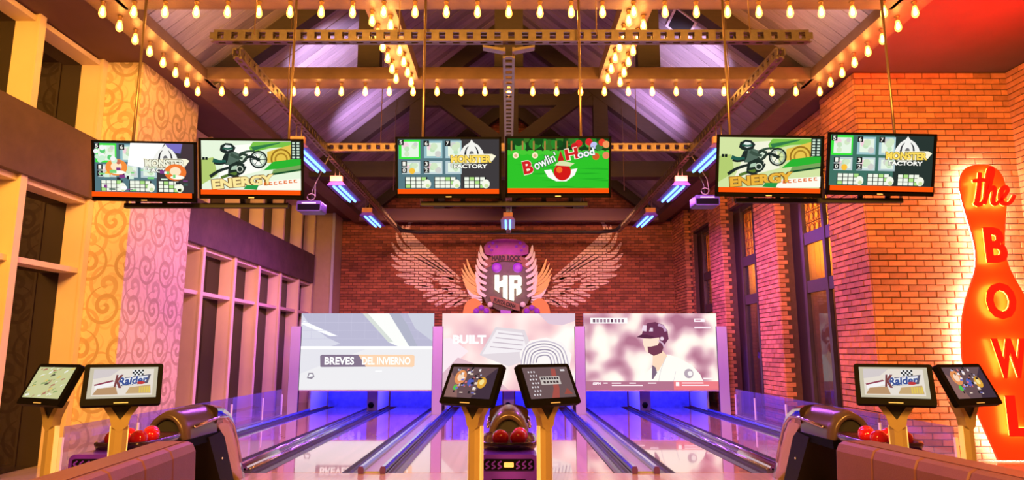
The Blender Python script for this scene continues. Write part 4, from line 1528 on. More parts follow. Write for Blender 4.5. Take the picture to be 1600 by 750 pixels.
# string pins lifted behind the screens (they show only in the polish of the lanes)
PINM = mat('pin_white', (0.86, 0.84, 0.80), 0.25)
PRED = mat('pin_red_band', (0.7, 0.04, 0.04), 0.3)
pp = [(0.0, 0.0), (0.028, 0.0), (0.045, 0.05), (0.055, 0.11), (0.050, 0.165), (0.030, 0.225), (0.022, 0.26), (0.027, 0.30), (0.030, 0.33), (0.022, 0.36), (0.0, 0.372)]
pin0 = None
band0 = None
lw = ['far left lane', 'second lane from the left', 'third lane from the left', 'third lane from the right', 'second lane from the right', 'far right lane']
k = 0
for cx in (-PITCHX, 0, PITCHX):
    for sd in (-1, 1):
        for row in range(4):
            for j in range(row + 1):
                x = cx + sd * 0.835 + (j - row / 2) * 0.24
                y = 17.05 + row * 0.2
                t = thing('bowling_pin', 'white bowling pin over the %s, %s, %s from the left' % (lw[k], ('front row', 'second row', 'third row', 'back row')[row], ORD[j + 1]), 'bowling pin', (x, y, 0.53), group='pins over the %s' % lw[k])
                if pin0 is None:
                    pin0 = MB().lathe(pp, PINM, n=12).build('pin_body', t)
                    band0 = MB().lathe([(0.0245, 0.246), (0.0238, 0.26), (0.026, 0.285)], PRED, n=12).build('neck_band', t)
                    string0 = MB().tube([(0, 0, 0.37), (0, 0, 0.92)], 0.004, WHITEP, 4).build('pull_string', t)
                else:
                    for q in (pin0, band0, string0):
                        link_copy(q, t, (0, 0, 0))
        k += 1

# ------------------------------------------------------------------ painted wings on the bricks
FEATHERS = []   # (path in picture pixels, start width, end width, middle width)
tips = [(647, 341), (629, 352), (619, 364), (612, 379), (610, 396), (612, 413), (619, 429), (631, 441), (647, 449)]
ends = [(719, 436), (708, 431), (697, 427), (687, 425), (680, 427), (676, 433), (675, 440), (677, 447), (682, 453)]
ctrl1 = [(637, 362), (633, 372), (628, 384), (625, 397), (624, 409), (626, 420), (631, 431), (641, 441), (655, 449)]
ctrl2 = [(668, 394), (660, 397), (652, 400), (647, 405), (645, 414), (646, 422), (649, 432), (656, 443), (666, 451)]
for a, b, c, d in zip(tips, ctrl1, ctrl2, ends):
    FEATHERS.append(([a, b, c, d], 2, 4, 9))
for (a, b, c) in (((661, 463), (675, 458), (700, 452)), ((668, 471), (684, 465), (708, 458)), ((680, 477), (694, 470), (716, 462)), ((696, 480), (707, 474), (724, 466)), ((709, 478), (718, 473), (733, 468))):
    FEATHERS.append(([a, b, c], 5, 3, 7))
for (a, b, c) in (((676, 436), (688, 437), (702, 441)), ((682, 428), (695, 430), (709, 437)), ((690, 433), (704, 436), (719, 442)), ((686, 442), (702, 444), (720, 450)), ((690, 450), (706, 452), (727, 457)), ((700, 458), (715, 459), (737, 464))):
    FEATHERS.append(([a, b, c], 4, 3, 5.5))


def wing(mirror, label):
    cells = [(c[0] - 5.35 - c[2] / 2, c[0] - 5.35 + c[2] / 2, c[1] - BH / 2, c[1] + BH / 2) for c in back_cells]
    mb = MB()
    yy = BACKY - 0.0205
    for (path, w0, w1, wm) in FEATHERS:
        pts = []
        for (x, y) in path:
            x = 1583 - x if mirror else x
            q = at(x, y, yy)
            pts.append((q.x, q.z))
        m_ = 0.0199
        L_, R_ = ribbon(pts, w0 * m_, w1 * m_, wm * m_, 6)
        for i in range(len(L_) - 1):
            quad = [(p.x, p.y) for p in (L_[i], L_[i + 1], R_[i + 1], R_[i])]
            bx0, bx1 = min(p[0] for p in quad), max(p[0] for p in quad)
            bz0, bz1 = min(p[1] for p in quad), max(p[1] for p in quad)
            for (x0, x1, z0, z1) in cells:
                if x1 < bx0 or x0 > bx1 or z1 < bz0 or z0 > bz1:
                    continue
                pl = clip_rect(quad, x0 + 0.004, x1 - 0.004, z0 + 0.006, z1 - 0.006)
                if pl:
                    mb.add([(p[0], yy, p[1]) for p in pl], [tuple(range(len(pl)))], PAINTW)
    mb.build('wing_mural', label=label, cat='mural', group='wings painted on the brick wall')


wing(False, 'white feathered wing painted on the bricks left of the crest')
wing(True, 'white feathered wing painted on the bricks right of the crest')

# ------------------------------------------------------------------ crest
CY = 20.72
cr_c = at(790, 491, CY)
crest = thing('wall_crest', 'winged shield crest with glowing HR letters on the mural wall', 'sign', (0, CY, cr_c.z))


def cp(px, py):
    q = at(px, py, CY)
    return (q.x, q.z - cr_c.z)


def cprism(pts, y0, y1, m, name, par=crest, label=None):
    return MB().prism([cp(*p) for p in pts], y0, y1, m).build(name, par, label=label)


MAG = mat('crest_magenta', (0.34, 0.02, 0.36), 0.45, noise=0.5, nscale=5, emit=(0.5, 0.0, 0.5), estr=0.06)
SHIELD = mat('crest_shield_grey', (0.09, 0.065, 0.07), 0.5, noise=0.6, nscale=9)
BANN = mat('crest_banner_rust', (0.30, 0.14, 0.09), 0.6, noise=0.3)
FEAW = mat('crest_feather_white', (0.85, 0.78, 0.80), 0.4)
FEAG = mat('crest_feather_gold', (0.80, 0.50, 0.16), 0.4)
ORNG = mat('crest_orange', (0.85, 0.33, 0.08), 0.5)
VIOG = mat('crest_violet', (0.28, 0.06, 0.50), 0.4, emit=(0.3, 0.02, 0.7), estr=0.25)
cprism([(757, 396), (756, 384), (762, 377), (775, 373), (790, 372), (806, 373), (819, 377), (826, 384), (826, 396), (810, 400), (772, 400)], 0.12, 0.25, MAG, 'crown')
for (x, y) in ((764, 384), (770, 379), (776, 384), (807, 384), (813, 379), (819, 384), (768, 390), (815, 390)):
    MB().lathe([(0.05, 0), (0.04, 0.03), (0, 0.045)], VIOG, n=10, M=T(cp(x, y)[0], 0.12, cp(x, y)[1]) @ Matrix.Rotation(PI / 2, 4, 'X')).build('crown_stud', crest)
cprism([(757, 404), (768, 400), (790, 397), (813, 400), (828, 404), (832, 420), (830, 440), (832, 458), (824, 474), (806, 482), (790, 490), (774, 482), (760, 474), (752, 458), (755, 440), (753, 420)], 0.05, 0.2, SHIELD, 'shield')
cprism([(756, 408), (768, 401), (768, 415), (757, 420)], 0.02, 0.12, BANN, 'banner_tail')
cprism([(815, 401), (828, 408), (826, 420), (815, 415)], 0.02, 0.12, BANN, 'banner_tail')
ban = cprism([(767, 401), (779, 398.5), (791, 397.5), (804, 398.5), (816, 401), (816, 411), (804, 408.5), (791, 407.5), (779, 408.5), (767, 411)], -0.04, 0.06, BANN, 'banner')
tx = MB()
q = cp(791.5, 403.6)
tx.text('HARD ROCK', mat('crest_ink', (0.02, 0.012, 0.01), 0.6), T(q[0], -0.05, q[1]), 46 * 0.0199, 8.5 * 0.0199, depth=0.02, bold=0.05)
tx.build('banner_lettering', ban)
ban2 = cprism([(765, 463), (772, 463), (792, 469), (812, 476), (812, 486), (806, 485), (790, 479), (768, 472)], -0.04, 0.06, BANN, 'banner')
tx = MB()
q = cp(789, 474)
tx.text('PUNTA CANA', mat('crest_ink', (0.02, 0.012, 0.01), 0.6), T(q[0], -0.05, q[1]) @ Matrix.Rotation(math.radians(17), 4, 'Y'), 36 * 0.0199, 6.5 * 0.0199, depth=0.02, bold=0.05)
tx.build('banner_lettering', ban2)
for (x, y) in ((776, 418), (809, 418)):
    q = cp(x, y)
    MB().lathe([(0.16, 0), (0.15, 0.05), (0.06, 0.07), (0, 0.06)], VIOG, n=14, M=T(q[0], 0.05, q[1]) @ Matrix.Rotation(PI / 2, 4, 'X')).build('rosette', crest)
HRG = emi((255, 250, 226), 2.6)


def glyph(polys, name):
    g = MB()
    for pl in polys:
        g.prism([cp(*p) for p in pl], -0.06, 0.05, HRG)
    return g.build(name, crest, label='glowing white letter')


glyph([[(773, 430), (780, 430), (780, 457), (773, 452)], [(780, 441), (786, 438), (786, 447), (780, 449)], [(786, 431), (793, 431), (793, 468), (786, 464)]], 'letter_h')
glyph([[(796, 431), (803, 431), (803, 470), (796, 468)], [(803, 431), (812, 431), (815, 434), (815, 437), (803, 437)], [(809, 437), (815, 437), (815, 445), (812, 448), (809, 448)], [(803, 444), (809, 444), (809, 450), (803, 450)], [(807, 450), (813, 448), (815, 454), (814, 458), (807, 462)]], 'letter_r')
for sx in (-1, 1):
    def mx(p):
        return p if sx < 0 else (1583 - p[0], p[1])
    # inner white wing
    for i in range(7):
        t_ = i / 6
        root_ = (762 - 3 * t_, 405 + 58 * t_)
        tip = (751 - 8 * math.sin(t_ * 2.4), 383 + 62 * t_)
        mid = ((root_[0] + tip[0]) / 2 - 3, (root_[1] + tip[1]) / 2 + 3)
        m_ = MB()
        ribbon_solid(m_, [cp(*mx(tip)), cp(*mx(mid)), cp(*mx(root_))], -0.02 + 0.01 * (i % 2), 0.04 + 0.01 * (i % 2), FEAW, 0.02, 0.07, 0.11)
        m_.build('feather', crest)
    # outer gold wing
    gt = [(729, 404), (724, 411), (721, 419), (721, 428), (723, 436), (726, 444), (730, 452), (736, 460), (742, 467)]
    for i, tip in enumerate(gt):
        root_ = (751 + 0.3 * i, 443 + 3.6 * i)
        mid = (root_[0] * 0.45 + tip[0] * 0.55 - 2.5, root_[1] * 0.45 + tip[1] * 0.55 + 3.5)
        m_ = MB()
        ribbon_solid(m_, [cp(*mx(tip)), cp(*mx(mid)), cp(*mx(root_))], 0.03 + 0.03 * (i % 2), 0.09 + 0.03 * (i % 2), FEAG if i < 6 else FEAW, 0.02, 0.035, 0.088)
        m_.build('feather', crest)
    pts = [mx((723 + 17 - 17 * math.cos(a), 492 - 26 * math.sin(a))) for a in [PI * i / 14 for i in range(15)]]
    cprism(pts, 0.02, 0.12, ORNG, 'orange_disc')
    cprism([mx(p) for p in ((738, 490), (742, 482), (752, 476), (764, 480), (768, 488), (766, 494), (740, 494))], -0.02, 0.1, BANN, 'scroll_base')
    for (x, y) in ((744, 486), (752, 481), (760, 486), (766, 476)):
        q = cp(*mx((x, y)))
        MB().lathe([(0.09, 0), (0.08, 0.05), (0, 0.07)], FEAW if x == 766 else VIOG, n=10, M=T(q[0], -0.02, q[1]) @ Matrix.Rotation(PI / 2, 4, 'X')).build('scroll_knob', crest)
cprism([(782, 484), (798, 486), (798, 494), (782, 494)], -0.05, 0.05, VIOG, 'lower_gem')

# ------------------------------------------------------------------ neon bowling pin sign
SY = 9.42
prof = [(0.235, 0.0), (0.30, 0.20), (0.42, 0.55), (0.52, 0.95), (0.565, 1.3), (0.555, 1.6), (0.50, 1.95), (0.40, 2.25), (0.29, 2.50), (0.225, 2.70), (0.208, 2.90), (0.225, 3.10), (0.27, 3.35), (0.315, 3.60), (0.33, 3.78), (0.31, 3.95), (0.25, 4.07), (0.15, 4.14), (0.0, 4.165)]
sm = smooth_path([(p[0], p[1]) for p in prof], 3)
PCX = 6.90
out_r = [(p.x, p.y) for p in sm]
outline = [(x, z) for x, z in out_r] + [(-x, z) for x, z in out_r[-2::-1]]
sign = thing('pin_sign', 'red bowling pin shaped neon sign reading the BOWL on orange brick', 'sign', (PCX, SY, 0.02))
REDF = mat('sign_red_face', (0.80, 0.05, 0.015), 0.35, emit=(1.0, 0.045, 0.004), estr=0.26)
face = MB().prism(outline, 0.0, 0.04, REDF).build('pin_face', sign)
inner = [(x * 0.93, 0.03 + z * 0.985) for x, z in outline]
inner2 = [(x * 0.80, 0.06 + z * 0.97) for x, z in outline]
hl = MB()
n = len(inner)
vs = [(x, 0.075, z) for x, z in inner] + [(x, 0.075, z) for x, z in inner2] + [(x, 0.05, z) for x, z in inner] + [(x, 0.05, z) for x, z in inner2]
hl.add(vs, [(i, (i + 1) % n, n + (i + 1) % n, n + i) for i in range(n)] + [(2 * n + i, 2 * n + (i + 1) % n, (i + 1) % n, i) for i in range(n)], emi((255, 226, 214), 60.0))
hl.build('halo_tube', sign)
LETR = mat('sign_letter_red', (0.72, 0.012, 0.01), 0.4, emit=(0.9, 0.01, 0.005), estr=0.30)
LETG = emi((255, 196, 60), 17.0)
for (ch, cz, w, h) in (('B', 2.95, 0.30, 0.51), ('O', 2.16, 0.41, 0.51), ('W', 1.37, 0.46, 0.54), ('L', 0.60, 0.34, 0.54)):
    cxl = {'B': 0.0, 'O': -0.02, 'W': 0.01, 'L': 0.05}[ch]
    l_ = MB()
    l_.text(ch, LETR, T(cxl, -0.105, cz), w, h, depth=0.03, bold=0.035)
    lo = l_.build('letter_' + ch.lower(), sign)
    g_ = MB()
    g_.text(ch, LETG, T(cxl, -0.082, cz), w * 0.96, h * 0.96, depth=0.012, bold=0.03)
    g_.build('letter_glow', lo)
# script word "the"
sc = MB()
gl_ = MB()
strokes = [
    [(-0.235, 3.43), (-0.20, 3.46), (-0.155, 3.62), (-0.115, 3.86)],                       # t stem
    [(-0.155, 3.62), (-0.20, 3.45), (-0.165, 3.425), (-0.11, 3.47)],
    [(-0.215, 3.745), (-0.13, 3.755), (-0.04, 3.76)],                                      # t bar
    [(-0.11, 3.47), (-0.04, 3.62), (0.045, 3.86), (0.035, 3.915), (0.0, 3.88), (-0.06, 3.65), (-0.105, 3.43)],  # h stem loop
    [(-0.095, 3.47), (-0.04, 3.60), (0.02, 3.655), (0.04, 3.62), (0.005, 3.48), (0.03, 3.43), (0.09, 3.47)],      # h arch
    [(0.09, 3.47), (0.17, 3.56), (0.205, 3.62), (0.18, 3.66), (0.13, 3.61), (0.105, 3.51), (0.14, 3.435), (0.22, 3.45), (0.29, 3.55)],  # e
]
for i_, s in enumerate([[(x * 1.12 + 0.02, (z - 3.67) * 1.08 + 3.80) for x, z in st] for st in strokes]):
    ribbon_solid(sc, s, -0.125 - 0.002 * i_, -0.095, LETR, 0.045, 0.04, 0.058)
    ribbon_solid(gl_, s, -0.09, -0.08, LETG, 0.04, 0.035, 0.05)
so = sc.build('script_word', sign)
gl_.build('letter_glow', so)
for (x, z) in ((-0.3, 1.3), (0.3, 1.3), (0, 3.6), (0, 0.4)):
    MB().tube([(x, 0.04, z), (x, PY - SY - 0.005, z)], 0.015, DSTEEL, 6).build('standoff', sign)

# ------------------------------------------------------------------ score kiosks
def pic_raider(p):
    p.rect(0, 0, 1, 1, (206, 196, 170))
    p.rect(0.06, 0.08, 0.94, 0.94, (236, 226, 214))
    p.poly([(0.06, 0.62), (0.30, 0.70), (0.44, 0.94), (0.06, 0.94)], (216, 206, 206))
    p.poly([(0.08, 0.44), (0.34, 0.58), (0.40, 0.50), (0.12, 0.34)], (150, 70, 90))
    p.poly([(0.10, 0.40), (0.40, 0.55), (0.42, 0.44), (0.10, 0.28)], (250, 246, 246))
    p.poly([(0.40, 0.36), (0.46, 0.64), (0.90, 0.76), (0.86, 0.46)], (96, 92, 112))
    p.poly([(0.44, 0.42), (0.48, 0.62), (0.86, 0.72), (0.83, 0.52)], (232, 232, 240))
    p.text('Raider', 0.64, 0.56, 0.44, 0.26, (66, 86, 150), rot=0.10, bold=0.04, shear=0.2, edge=(250, 250, 250))
    for i in range(6):
        for j in range(3):
            p.rect(0.62 + 0.028 * i, 0.72 + 0.06 * j, 0.648 + 0.028 * i, 0.78 + 0.06 * j, (30, 30, 34) if (i + j) % 2 else (240, 240, 240))
    p.text('K', 0.43, 0.52, 0.13, 0.44, (130, 70, 70), bold=0.05, shear=0.2, edge=(246, 240, 240))
    p.poly([(0.08, 0.10), (0.14, 0.30), (0.40, 0.34), (0.44, 0.10)], (190, 150, 110))
    p.poly([(0.55, 0.12), (0.60, 0.32), (0.90, 0.40), (0.92, 0.12)], (204, 170, 120))
    for i in range(5):
        p.rect(0.74 + 0.035 * i, 0.14, 0.765 + 0.035 * i, 0.34, (230, 200, 90))
    p.disc(0.76, 0.46, 0.06, (196, 60, 60), 0.05)


def pic_map(p):
    p.rect(0, 0, 1, 1, (206, 206, 150))
    r = random.Random(11)
    for i in range(46):
        x, z = r.random() * 0.9, r.random() * 0.9
        p.poly([(x, z), (x + 0.1 * r.random() + 0.03, z + 0.05), (x + 0.08, z + 0.1 * r.random() + 0.04), (x + 0.01, z + 0.06)], r.choice([(240, 238, 220), (120, 150, 80), (226, 200, 110), (180, 120, 100), (150, 170, 110), (90, 90, 70), (246, 246, 240)]))


def pic_party(p):
    p.rect(0, 0, 1, 1, (108, 82, 86))
    p.poly([(0.0, 0.0), (0.3, 0.0), (0.2, 0.5), (0, 0.8)], (146, 106, 100))
    p.poly([(0.6, 0.0), (1, 0.0), (1, 1.0), (0.8, 0.7)], (70, 52, 66))
    r = random.Random(17)
    for (x, z, rr, c) in ((0.24, 0.66, 0.13, (236, 150, 90)), (0.24, 0.66, 0.07, (255, 220, 190)), (0.74, 0.50, 0.10, (230, 170, 60)), (0.74, 0.52, 0.05, (250, 230, 150)), (0.5, 0.5, 0.07, (90, 100, 190)), (0.2, 0.32, 0.05, (90, 200, 80))):
        p.disc(x, z, rr, c)
    for i in range(40):
        x, z = 0.15 + r.random() * 0.55, 0.1 + r.random() * 0.8
        p.rect(x, z, x + 0.02 + 0.05 * r.random(), z + 0.03 + 0.05 * r.random(), r.choice([(250, 240, 240), (190, 190, 220), (120, 120, 200), (230, 120, 120), (40, 34, 40), (244, 220, 200)]))


def pic_scores(p):
    p.rect(0, 0, 1, 1, (112, 88, 90))
    p.poly([(0.45, 0), (0.55, 0.3), (0.62, 0.95), (0.72, 0.95), (0.68, 0.3), (0.62, 0)], (170, 84, 76))
    p.poly([(0.75, 0.1), (0.85, 0.3), (0.95, 0.1)], (160, 80, 70))
    for j in range(7):
        for i in range(3):
            p.disc(0.10 + 0.06 * i + 0.03 * (j % 2), 0.12 + 0.12 * j, 0.016, (232, 224, 230))
    p.rect(0.30, 0.42, 0.74, 0.68, (206, 196, 190))
    for i in range(7):
        p.rect(0.325 + 0.057 * i, 0.58, 0.365 + 0.057 * i, 0.65, (60, 50, 56))
    for i in range(5):
        p.rect(0.35 + 0.07 * i, 0.45, 0.40 + 0.07 * i, 0.53, (80, 64, 66))
    p.rect(0.80, 0.84, 0.90, 0.90, (230, 224, 226))


def kiosk(px, Y, yaw, label, draw, zt=1.235):
    q = at(px, 600, Y)
    root = thing('score_kiosk', label, 'kiosk', (q.x, Y, 0), yaw, group='touch screen score kiosks')
    W, H = 0.55, 0.345
    tilt = math.radians(-26)
    Mt = T(0, -0.06, zt) @ Matrix.Rotation(tilt, 4, 'X')
    hs = MB().rbox(-W / 2, W / 2, 0.0, 0.045, -H / 2, H / 2, BLACK, 0.02, Mt)
    hs.rbox(-W / 2 + 0.05, W / 2 - 0.05, 0.045, 0.075, -H / 2 + 0.05, H / 2 - 0.05, BLACK, 0.02, Mt)
    hs.build('tablet_housing', root)
    sw, sh = W - 0.075, H - 0.085
    so = MB().box(-sw / 2, sw / 2, -0.003, 0.002, -sh / 2, sh / 2, BLACK).build('screen', root)
    so.matrix_local = Mt @ T(0, 0, 0.012)
    p = Pic(sw, sh, 0.9, y0=-0.0035)
    draw(p)
    p.build('screen_picture', so)
    MB().rbox(-0.05, 0.05, -0.002, 0.0, -H / 2 + 0.012, -H / 2 + 0.02, mat('badge_grey', (0.4, 0.4, 0.4), 0.4), 0.003, Mt).build('badge', root)
    # yoke: two arms that run together into the post, dark triangle between
    zy = zt - 0.135
    yk = MB()
    for sx in (-1, 1):
        yk.prism([(sx * 0.15, zy + 0.0), (sx * 0.10, zy + 0.0), (sx * 0.0, zy - 0.145), (sx * 0.0, zy - 0.24), (sx * 0.058, zy - 0.19), (sx * 0.074, zy - 0.12)], -0.038, 0.03, WARMLIT)
    yk.prism([(-0.108, zy + 0.0), (0.108, zy + 0.0), (0.08, zy - 0.04), (-0.08, zy - 0.04)], -0.046, 0.036, WARMLIT)
    yk.build('yoke', root)
    MB().prism([(-0.078, zy - 0.035), (0.078, zy - 0.035), (0.0, zy - 0.15)], -0.03, 0.03, BLACKM).build('yoke_inset', root)
    MB().tube([(0, -0.02, zy), (0, -0.03, zt - 0.07)], 0.05, mat('kiosk_hinge_violet', (0.16, 0.05, 0.28), 0.3), 10).build('hinge', root)
    ps = MB()
    zt2 = zy - 0.19
    for (z0, z1) in ((0.03, zt2),):
        vs = []
        prof_ = [(-0.058, 0.028), (-0.058, -0.012), (-0.026, -0.036), (0.026, -0.036), (0.058, -0.012), (0.058, 0.028)]
        n = len(prof_)
        vs = [(x, y, z0) for x, y in prof_] + [(x, y, z1) for x, y in prof_]
        ps.add(vs, [(i, (i + 1) % n, n + (i + 1) % n, n + i) for i in range(n)] + [tuple(range(n - 1, -1, -1)), tuple(range(n, 2 * n))], WARMLIT)
    ps.build('post', root)
    for sx in (-1, 1):
        MB().box(sx * 0.062 - 0.004, sx * 0.062 + 0.004, -0.010, 0.026, 0.03, zt2, WHITEP).build('side_strip', root)
    MB().rbox(-0.13, 0.13, -0.15, 0.1, 0.0, 0.03, WARMLIT, 0.012).build('base_plate', root)
    return root


kiosk(88, 5.45, math.radians(-26), 'outermost left score kiosk, sharply tilted tablet with pale green picture', pic_map)
kiosk(193, 5.45, math.radians(27), 'left score kiosk with racing picture facing the camera', pic_raider)
kiosk(743, 5.45, math.radians(-38), 'left kiosk of the middle pair, tablet showing colourful party picture', pic_party)
kiosk(851, 5.45, math.radians(38), 'right kiosk of the middle pair, tablet showing dark score picture', pic_scores)
kiosk(1396, 5.45, math.radians(-27), 'right score kiosk with racing picture facing the camera', pic_raider)
kiosk(1503, 5.45, math.radians(24), 'outermost right score kiosk, tilted tablet before the neon pin', pic_party)

# ------------------------------------------------------------------ ball returns and balls
HOOD = mat('hood_bronze', (0.09, 0.055, 0.055), 0.25, metal=0.2)
ball_mesh = None


def half_loop(hw, hh, zb, n=12):
    return [(hw * math.cos(PI * i / n), zb + hh * math.sin(PI * i / n)) for i in range(n + 1)]


def ball_return(cx, label, balls, words):
    global ball_mesh
    t = thing('ball_return', label, 'ball return', (cx, 6.1, 0), group='ball returns')
    # pedestal
    pd = MB()
    pd.rbox(-0.24, 0.24, -0.42, -0.04, 0.0, 0.655, PURP, 0.05)
    ped = pd.build('pedestal', t)
    MB().rbox(-0.15, 0.15, -0.432, -0.42, 0.12, 0.46, BLACK, 0.02).build('door', ped)
    for sx in (-1, 1):
        MB().box(sx * 0.06 - 0.008, sx * 0.06 + 0.008, -0.436, -0.432, 0.43, 0.445, WHITEP).build('screw', ped)
    gr = MB()
    gr.rbox(-0.205, 0.205, -0.430, -0.42, 0.53, 0.62, BLACK, 0.02)
    gr.build('pattern_panel', ped)
    sc_ = MB()
    for i in range(8):
        x = -0.175 + 0.05 * i
        if 2 < i < 5:
            continue
        ribbon_solid(sc_, [(x - 0.015, 0.545), (x + 0.014, 0.56), (x - 0.012, 0.58), (x + 0.015, 0.605)], -0.434, -0.43, PURP, 0.012)
    sc_.rbox(-0.04, 0.04, -0.434, -0.43, 0.555, 0.595, WHITEP, 0.008)
    sc_.build('pattern_scroll', ped)
    # tray
    tr_ = MB()
    ring = []
    nn = 20
    for (rx, ry, z) in ((0.17, 0.30, 0.60), (0.245, 0.39, 0.655), (0.262, 0.405, 0.70), (0.250, 0.395, 0.72), (0.225, 0.37, 0.705), (0.17, 0.31, 0.655)):
        rg = []
        for k_ in range(nn):
            a = 2 * PI * k_ / nn
            ca, sa = math.cos(a), math.sin(a)
            e = 0.55
            rg.append((rx * abs(ca) ** e * (1 if ca >= 0 else -1), 0.19 + ry * abs(sa) ** e * (1 if sa >= 0 else -1), z))
        ring.append(rg)
    vs = [v for rg in ring for v in rg]
    fs = [(i * nn + k_, i * nn + (k_ + 1) % nn, (i + 1) * nn + (k_ + 1) % nn, (i + 1) * nn + k_) for i in range(len(ring) - 1) for k_ in range(nn)]
    fs.append(tuple(range((len(ring) - 1) * nn, len(ring) * nn)))
    fs.append(tuple(range(nn - 1, -1, -1)))
    tr_.add(vs, fs, mat('tray_plum_black', (0.05, 0.018, 0.05), 0.2, coat=0.4), True)
    tr_.build('ball_tray', t)
    # hood: shell with a round mouth towards the camera
    hd = MB()
    n = 14
    secs = [(0.67, 0.150, 0.225, 0.60, 0.0), (0.64, 0.160, 0.235, 0.61, 0.0), (0.645, 0.190, 0.265, 0.62, 0.0), (0.78, 0.205, 0.285, 0.63, 0.0), (1.35, 0.21, 0.30, 0.62, 0.0)]
    loops = []
    for (y, hw, hh, zb, _) in secs:
        loops.append([(x, y, z) for x, z in half_loop(hw, hh, zb, n)])
    vs = [v for lp in loops for v in lp]
    m_ = n + 1
    fs = [(i * m_ + k_, i * m_ + k_ + 1, (i + 1) * m_ + k_ + 1, (i + 1) * m_ + k_) for i in range(len(loops) - 1) for k_ in range(n)]
    hd.add(vs, fs, HOOD, True)
    hd.build('hood', t)
    MB().prism(half_loop(0.152, 0.225, 0.60, 14), 0.69, 0.71, BLACKM).build('ball_mouth', t)
    MB().box(-0.21, 0.21, 0.62, 1.4, 0.55, 0.63, BLACK).build('hood_floor', t)
    # chrome back that curls down to the lane
    cv = MB()
    path = [(1.35, 0.92), (1.55, 0.90), (1.75, 0.82), (1.92, 0.66), (2.05, 0.45), (2.16, 0.22), (2.30, 0.03)]
    vs = []
    k2 = 8
    for i, (y, z) in enumerate(path):
        y0, z0 = path[max(i - 1, 0)]
        y1, z1 = path[min(i + 1, len(path) - 1)]
        d = Vector((y1 - y0, z1 - z0)).normalized()
        nn2 = Vector((-d.y, d.x))
        for j in range(k2 + 1):
            a = PI * j / k2
            off = 0.21 * math.cos(a)
            up = 0.07 * math.sin(a) - 0.07
            vs.append((off, y + nn2.x * up, z + nn2.y * up))
        vs.append((-0.21, y - nn2.x * 0.20, z - nn2.y * 0.20))
        vs.append((0.21, y - nn2.x * 0.20, z - nn2.y * 0.20))
    mm = k2 + 3
    fs = [(i * mm + j, i * mm + (j + 1) % mm, (i + 1) * mm + (j + 1) % mm, (i + 1) * mm + j) for i in range(len(path) - 1) for j in range(mm)]
    fs.append(tuple(range(mm)))
    fs.append(tuple(range((len(path) - 1) * mm, len(path) * mm)))
    cv.add(vs, fs, CHROME, True)
    cv.build('chrome_back', t)
    for sx in (-1, 1):
        cb = MB()
        cb.tube([(sx * 0.212, 0.80, 0.74), (sx * 0.216, 1.35, 0.78), (sx * 0.214, 1.6, 0.76), (sx * 0.214, 1.78, 0.66), (sx * 0.214, 1.93, 0.45), (sx * 0.214, 2.06, 0.2)], 0.016, CHROME, 6)
        cb.build('chrome_trim', t)
    lg = MB()
    lg.prism_x([(1.12, 0.60), (1.42, 0.62), (1.52, 0.56), (1.86, 0.03), (1.80, 0.0), (1.56, 0.0)], -0.225, 0.225, mat('black_leg_panel', (0.010, 0.006, 0.005), 0.5, spec=0.1))
    lo = lg.build('leg_panel', t)
    for sx in (-1, 1):
        MB().lathe([(0.012, 0), (0.010, 0.006), (0, 0.008)], WHITEP, n=8, M=T(sx * 0.225, 1.50, 0.33) @ Matrix.Rotation(sx * PI / 2, 4, 'Y')).build('bolt', lo)
    for (bx, by, bz, w_) in balls:
        if ball_mesh is None:
            b_ = MB()
            pr = [(0.074 * math.sin(PI * i / 12), -0.074 * math.cos(PI * i / 12)) for i in range(13)]
            b_.lathe(pr, REDB, n=18)
            o = b_.build('bowling_ball')
            ball_mesh = o.data
        else:
            o = bpy.data.objects.new('bowling_ball', ball_mesh)
            C.objects.link(o)
        o.location = (cx + bx, 5.91 + by, 0.655 + 0.074 + bz)
        o.rotation_euler = (random.random(), random.random(), random.random())
        tag(o, w_, 'bowling ball', 'red balls on the ball returns')


ball_return(-PITCHX, 'bronze and chrome ball return of the left lane pair', [
    (-0.11, 0.16, 0, 'red bowling ball at the front outer corner of the left ball return tray'),
    (0.10, 0.18, 0, 'red bowling ball at the front inner corner of the left ball return tray'),
    (-0.09, 0.36, 0, 'red bowling ball in the middle of the left ball return tray'),
    (0.10, 0.38, 0, 'red bowling ball on the lane side of the left ball return tray'),
    (0.02, 0.54, 0, 'red bowling ball nearest the hood of the left ball return')], 'left')
ball_return(0, 'purple pedestal ball return of the middle lane pair', [
    (-0.075, 0.22, 0, 'lower red bowling ball at the left of the middle ball return tray'),
    (0.085, 0.24, 0.0, 'red bowling ball at the right of the middle ball return tray'),
    (0.10, 0.40, 0.0, 'red bowling ball behind the right one in the middle ball return tray')], 'middle')
ball_return(PITCHX, 'bronze and chrome ball return of the right lane pair', [
    (0.11, 0.16, 0, 'red bowling ball at the front outer corner of the right ball return tray'),
    (-0.10, 0.18, 0, 'red bowling ball at the front inner corner of the right ball return tray'),
    (0.09, 0.36, 0, 'red bowling ball in the middle of the right ball return tray'),
    (-0.10, 0.38, 0, 'red bowling ball on the lane side of the right ball return tray'),
    (-0.02, 0.54, 0, 'red bowling ball nearest the hood of the right ball return')], 'right')

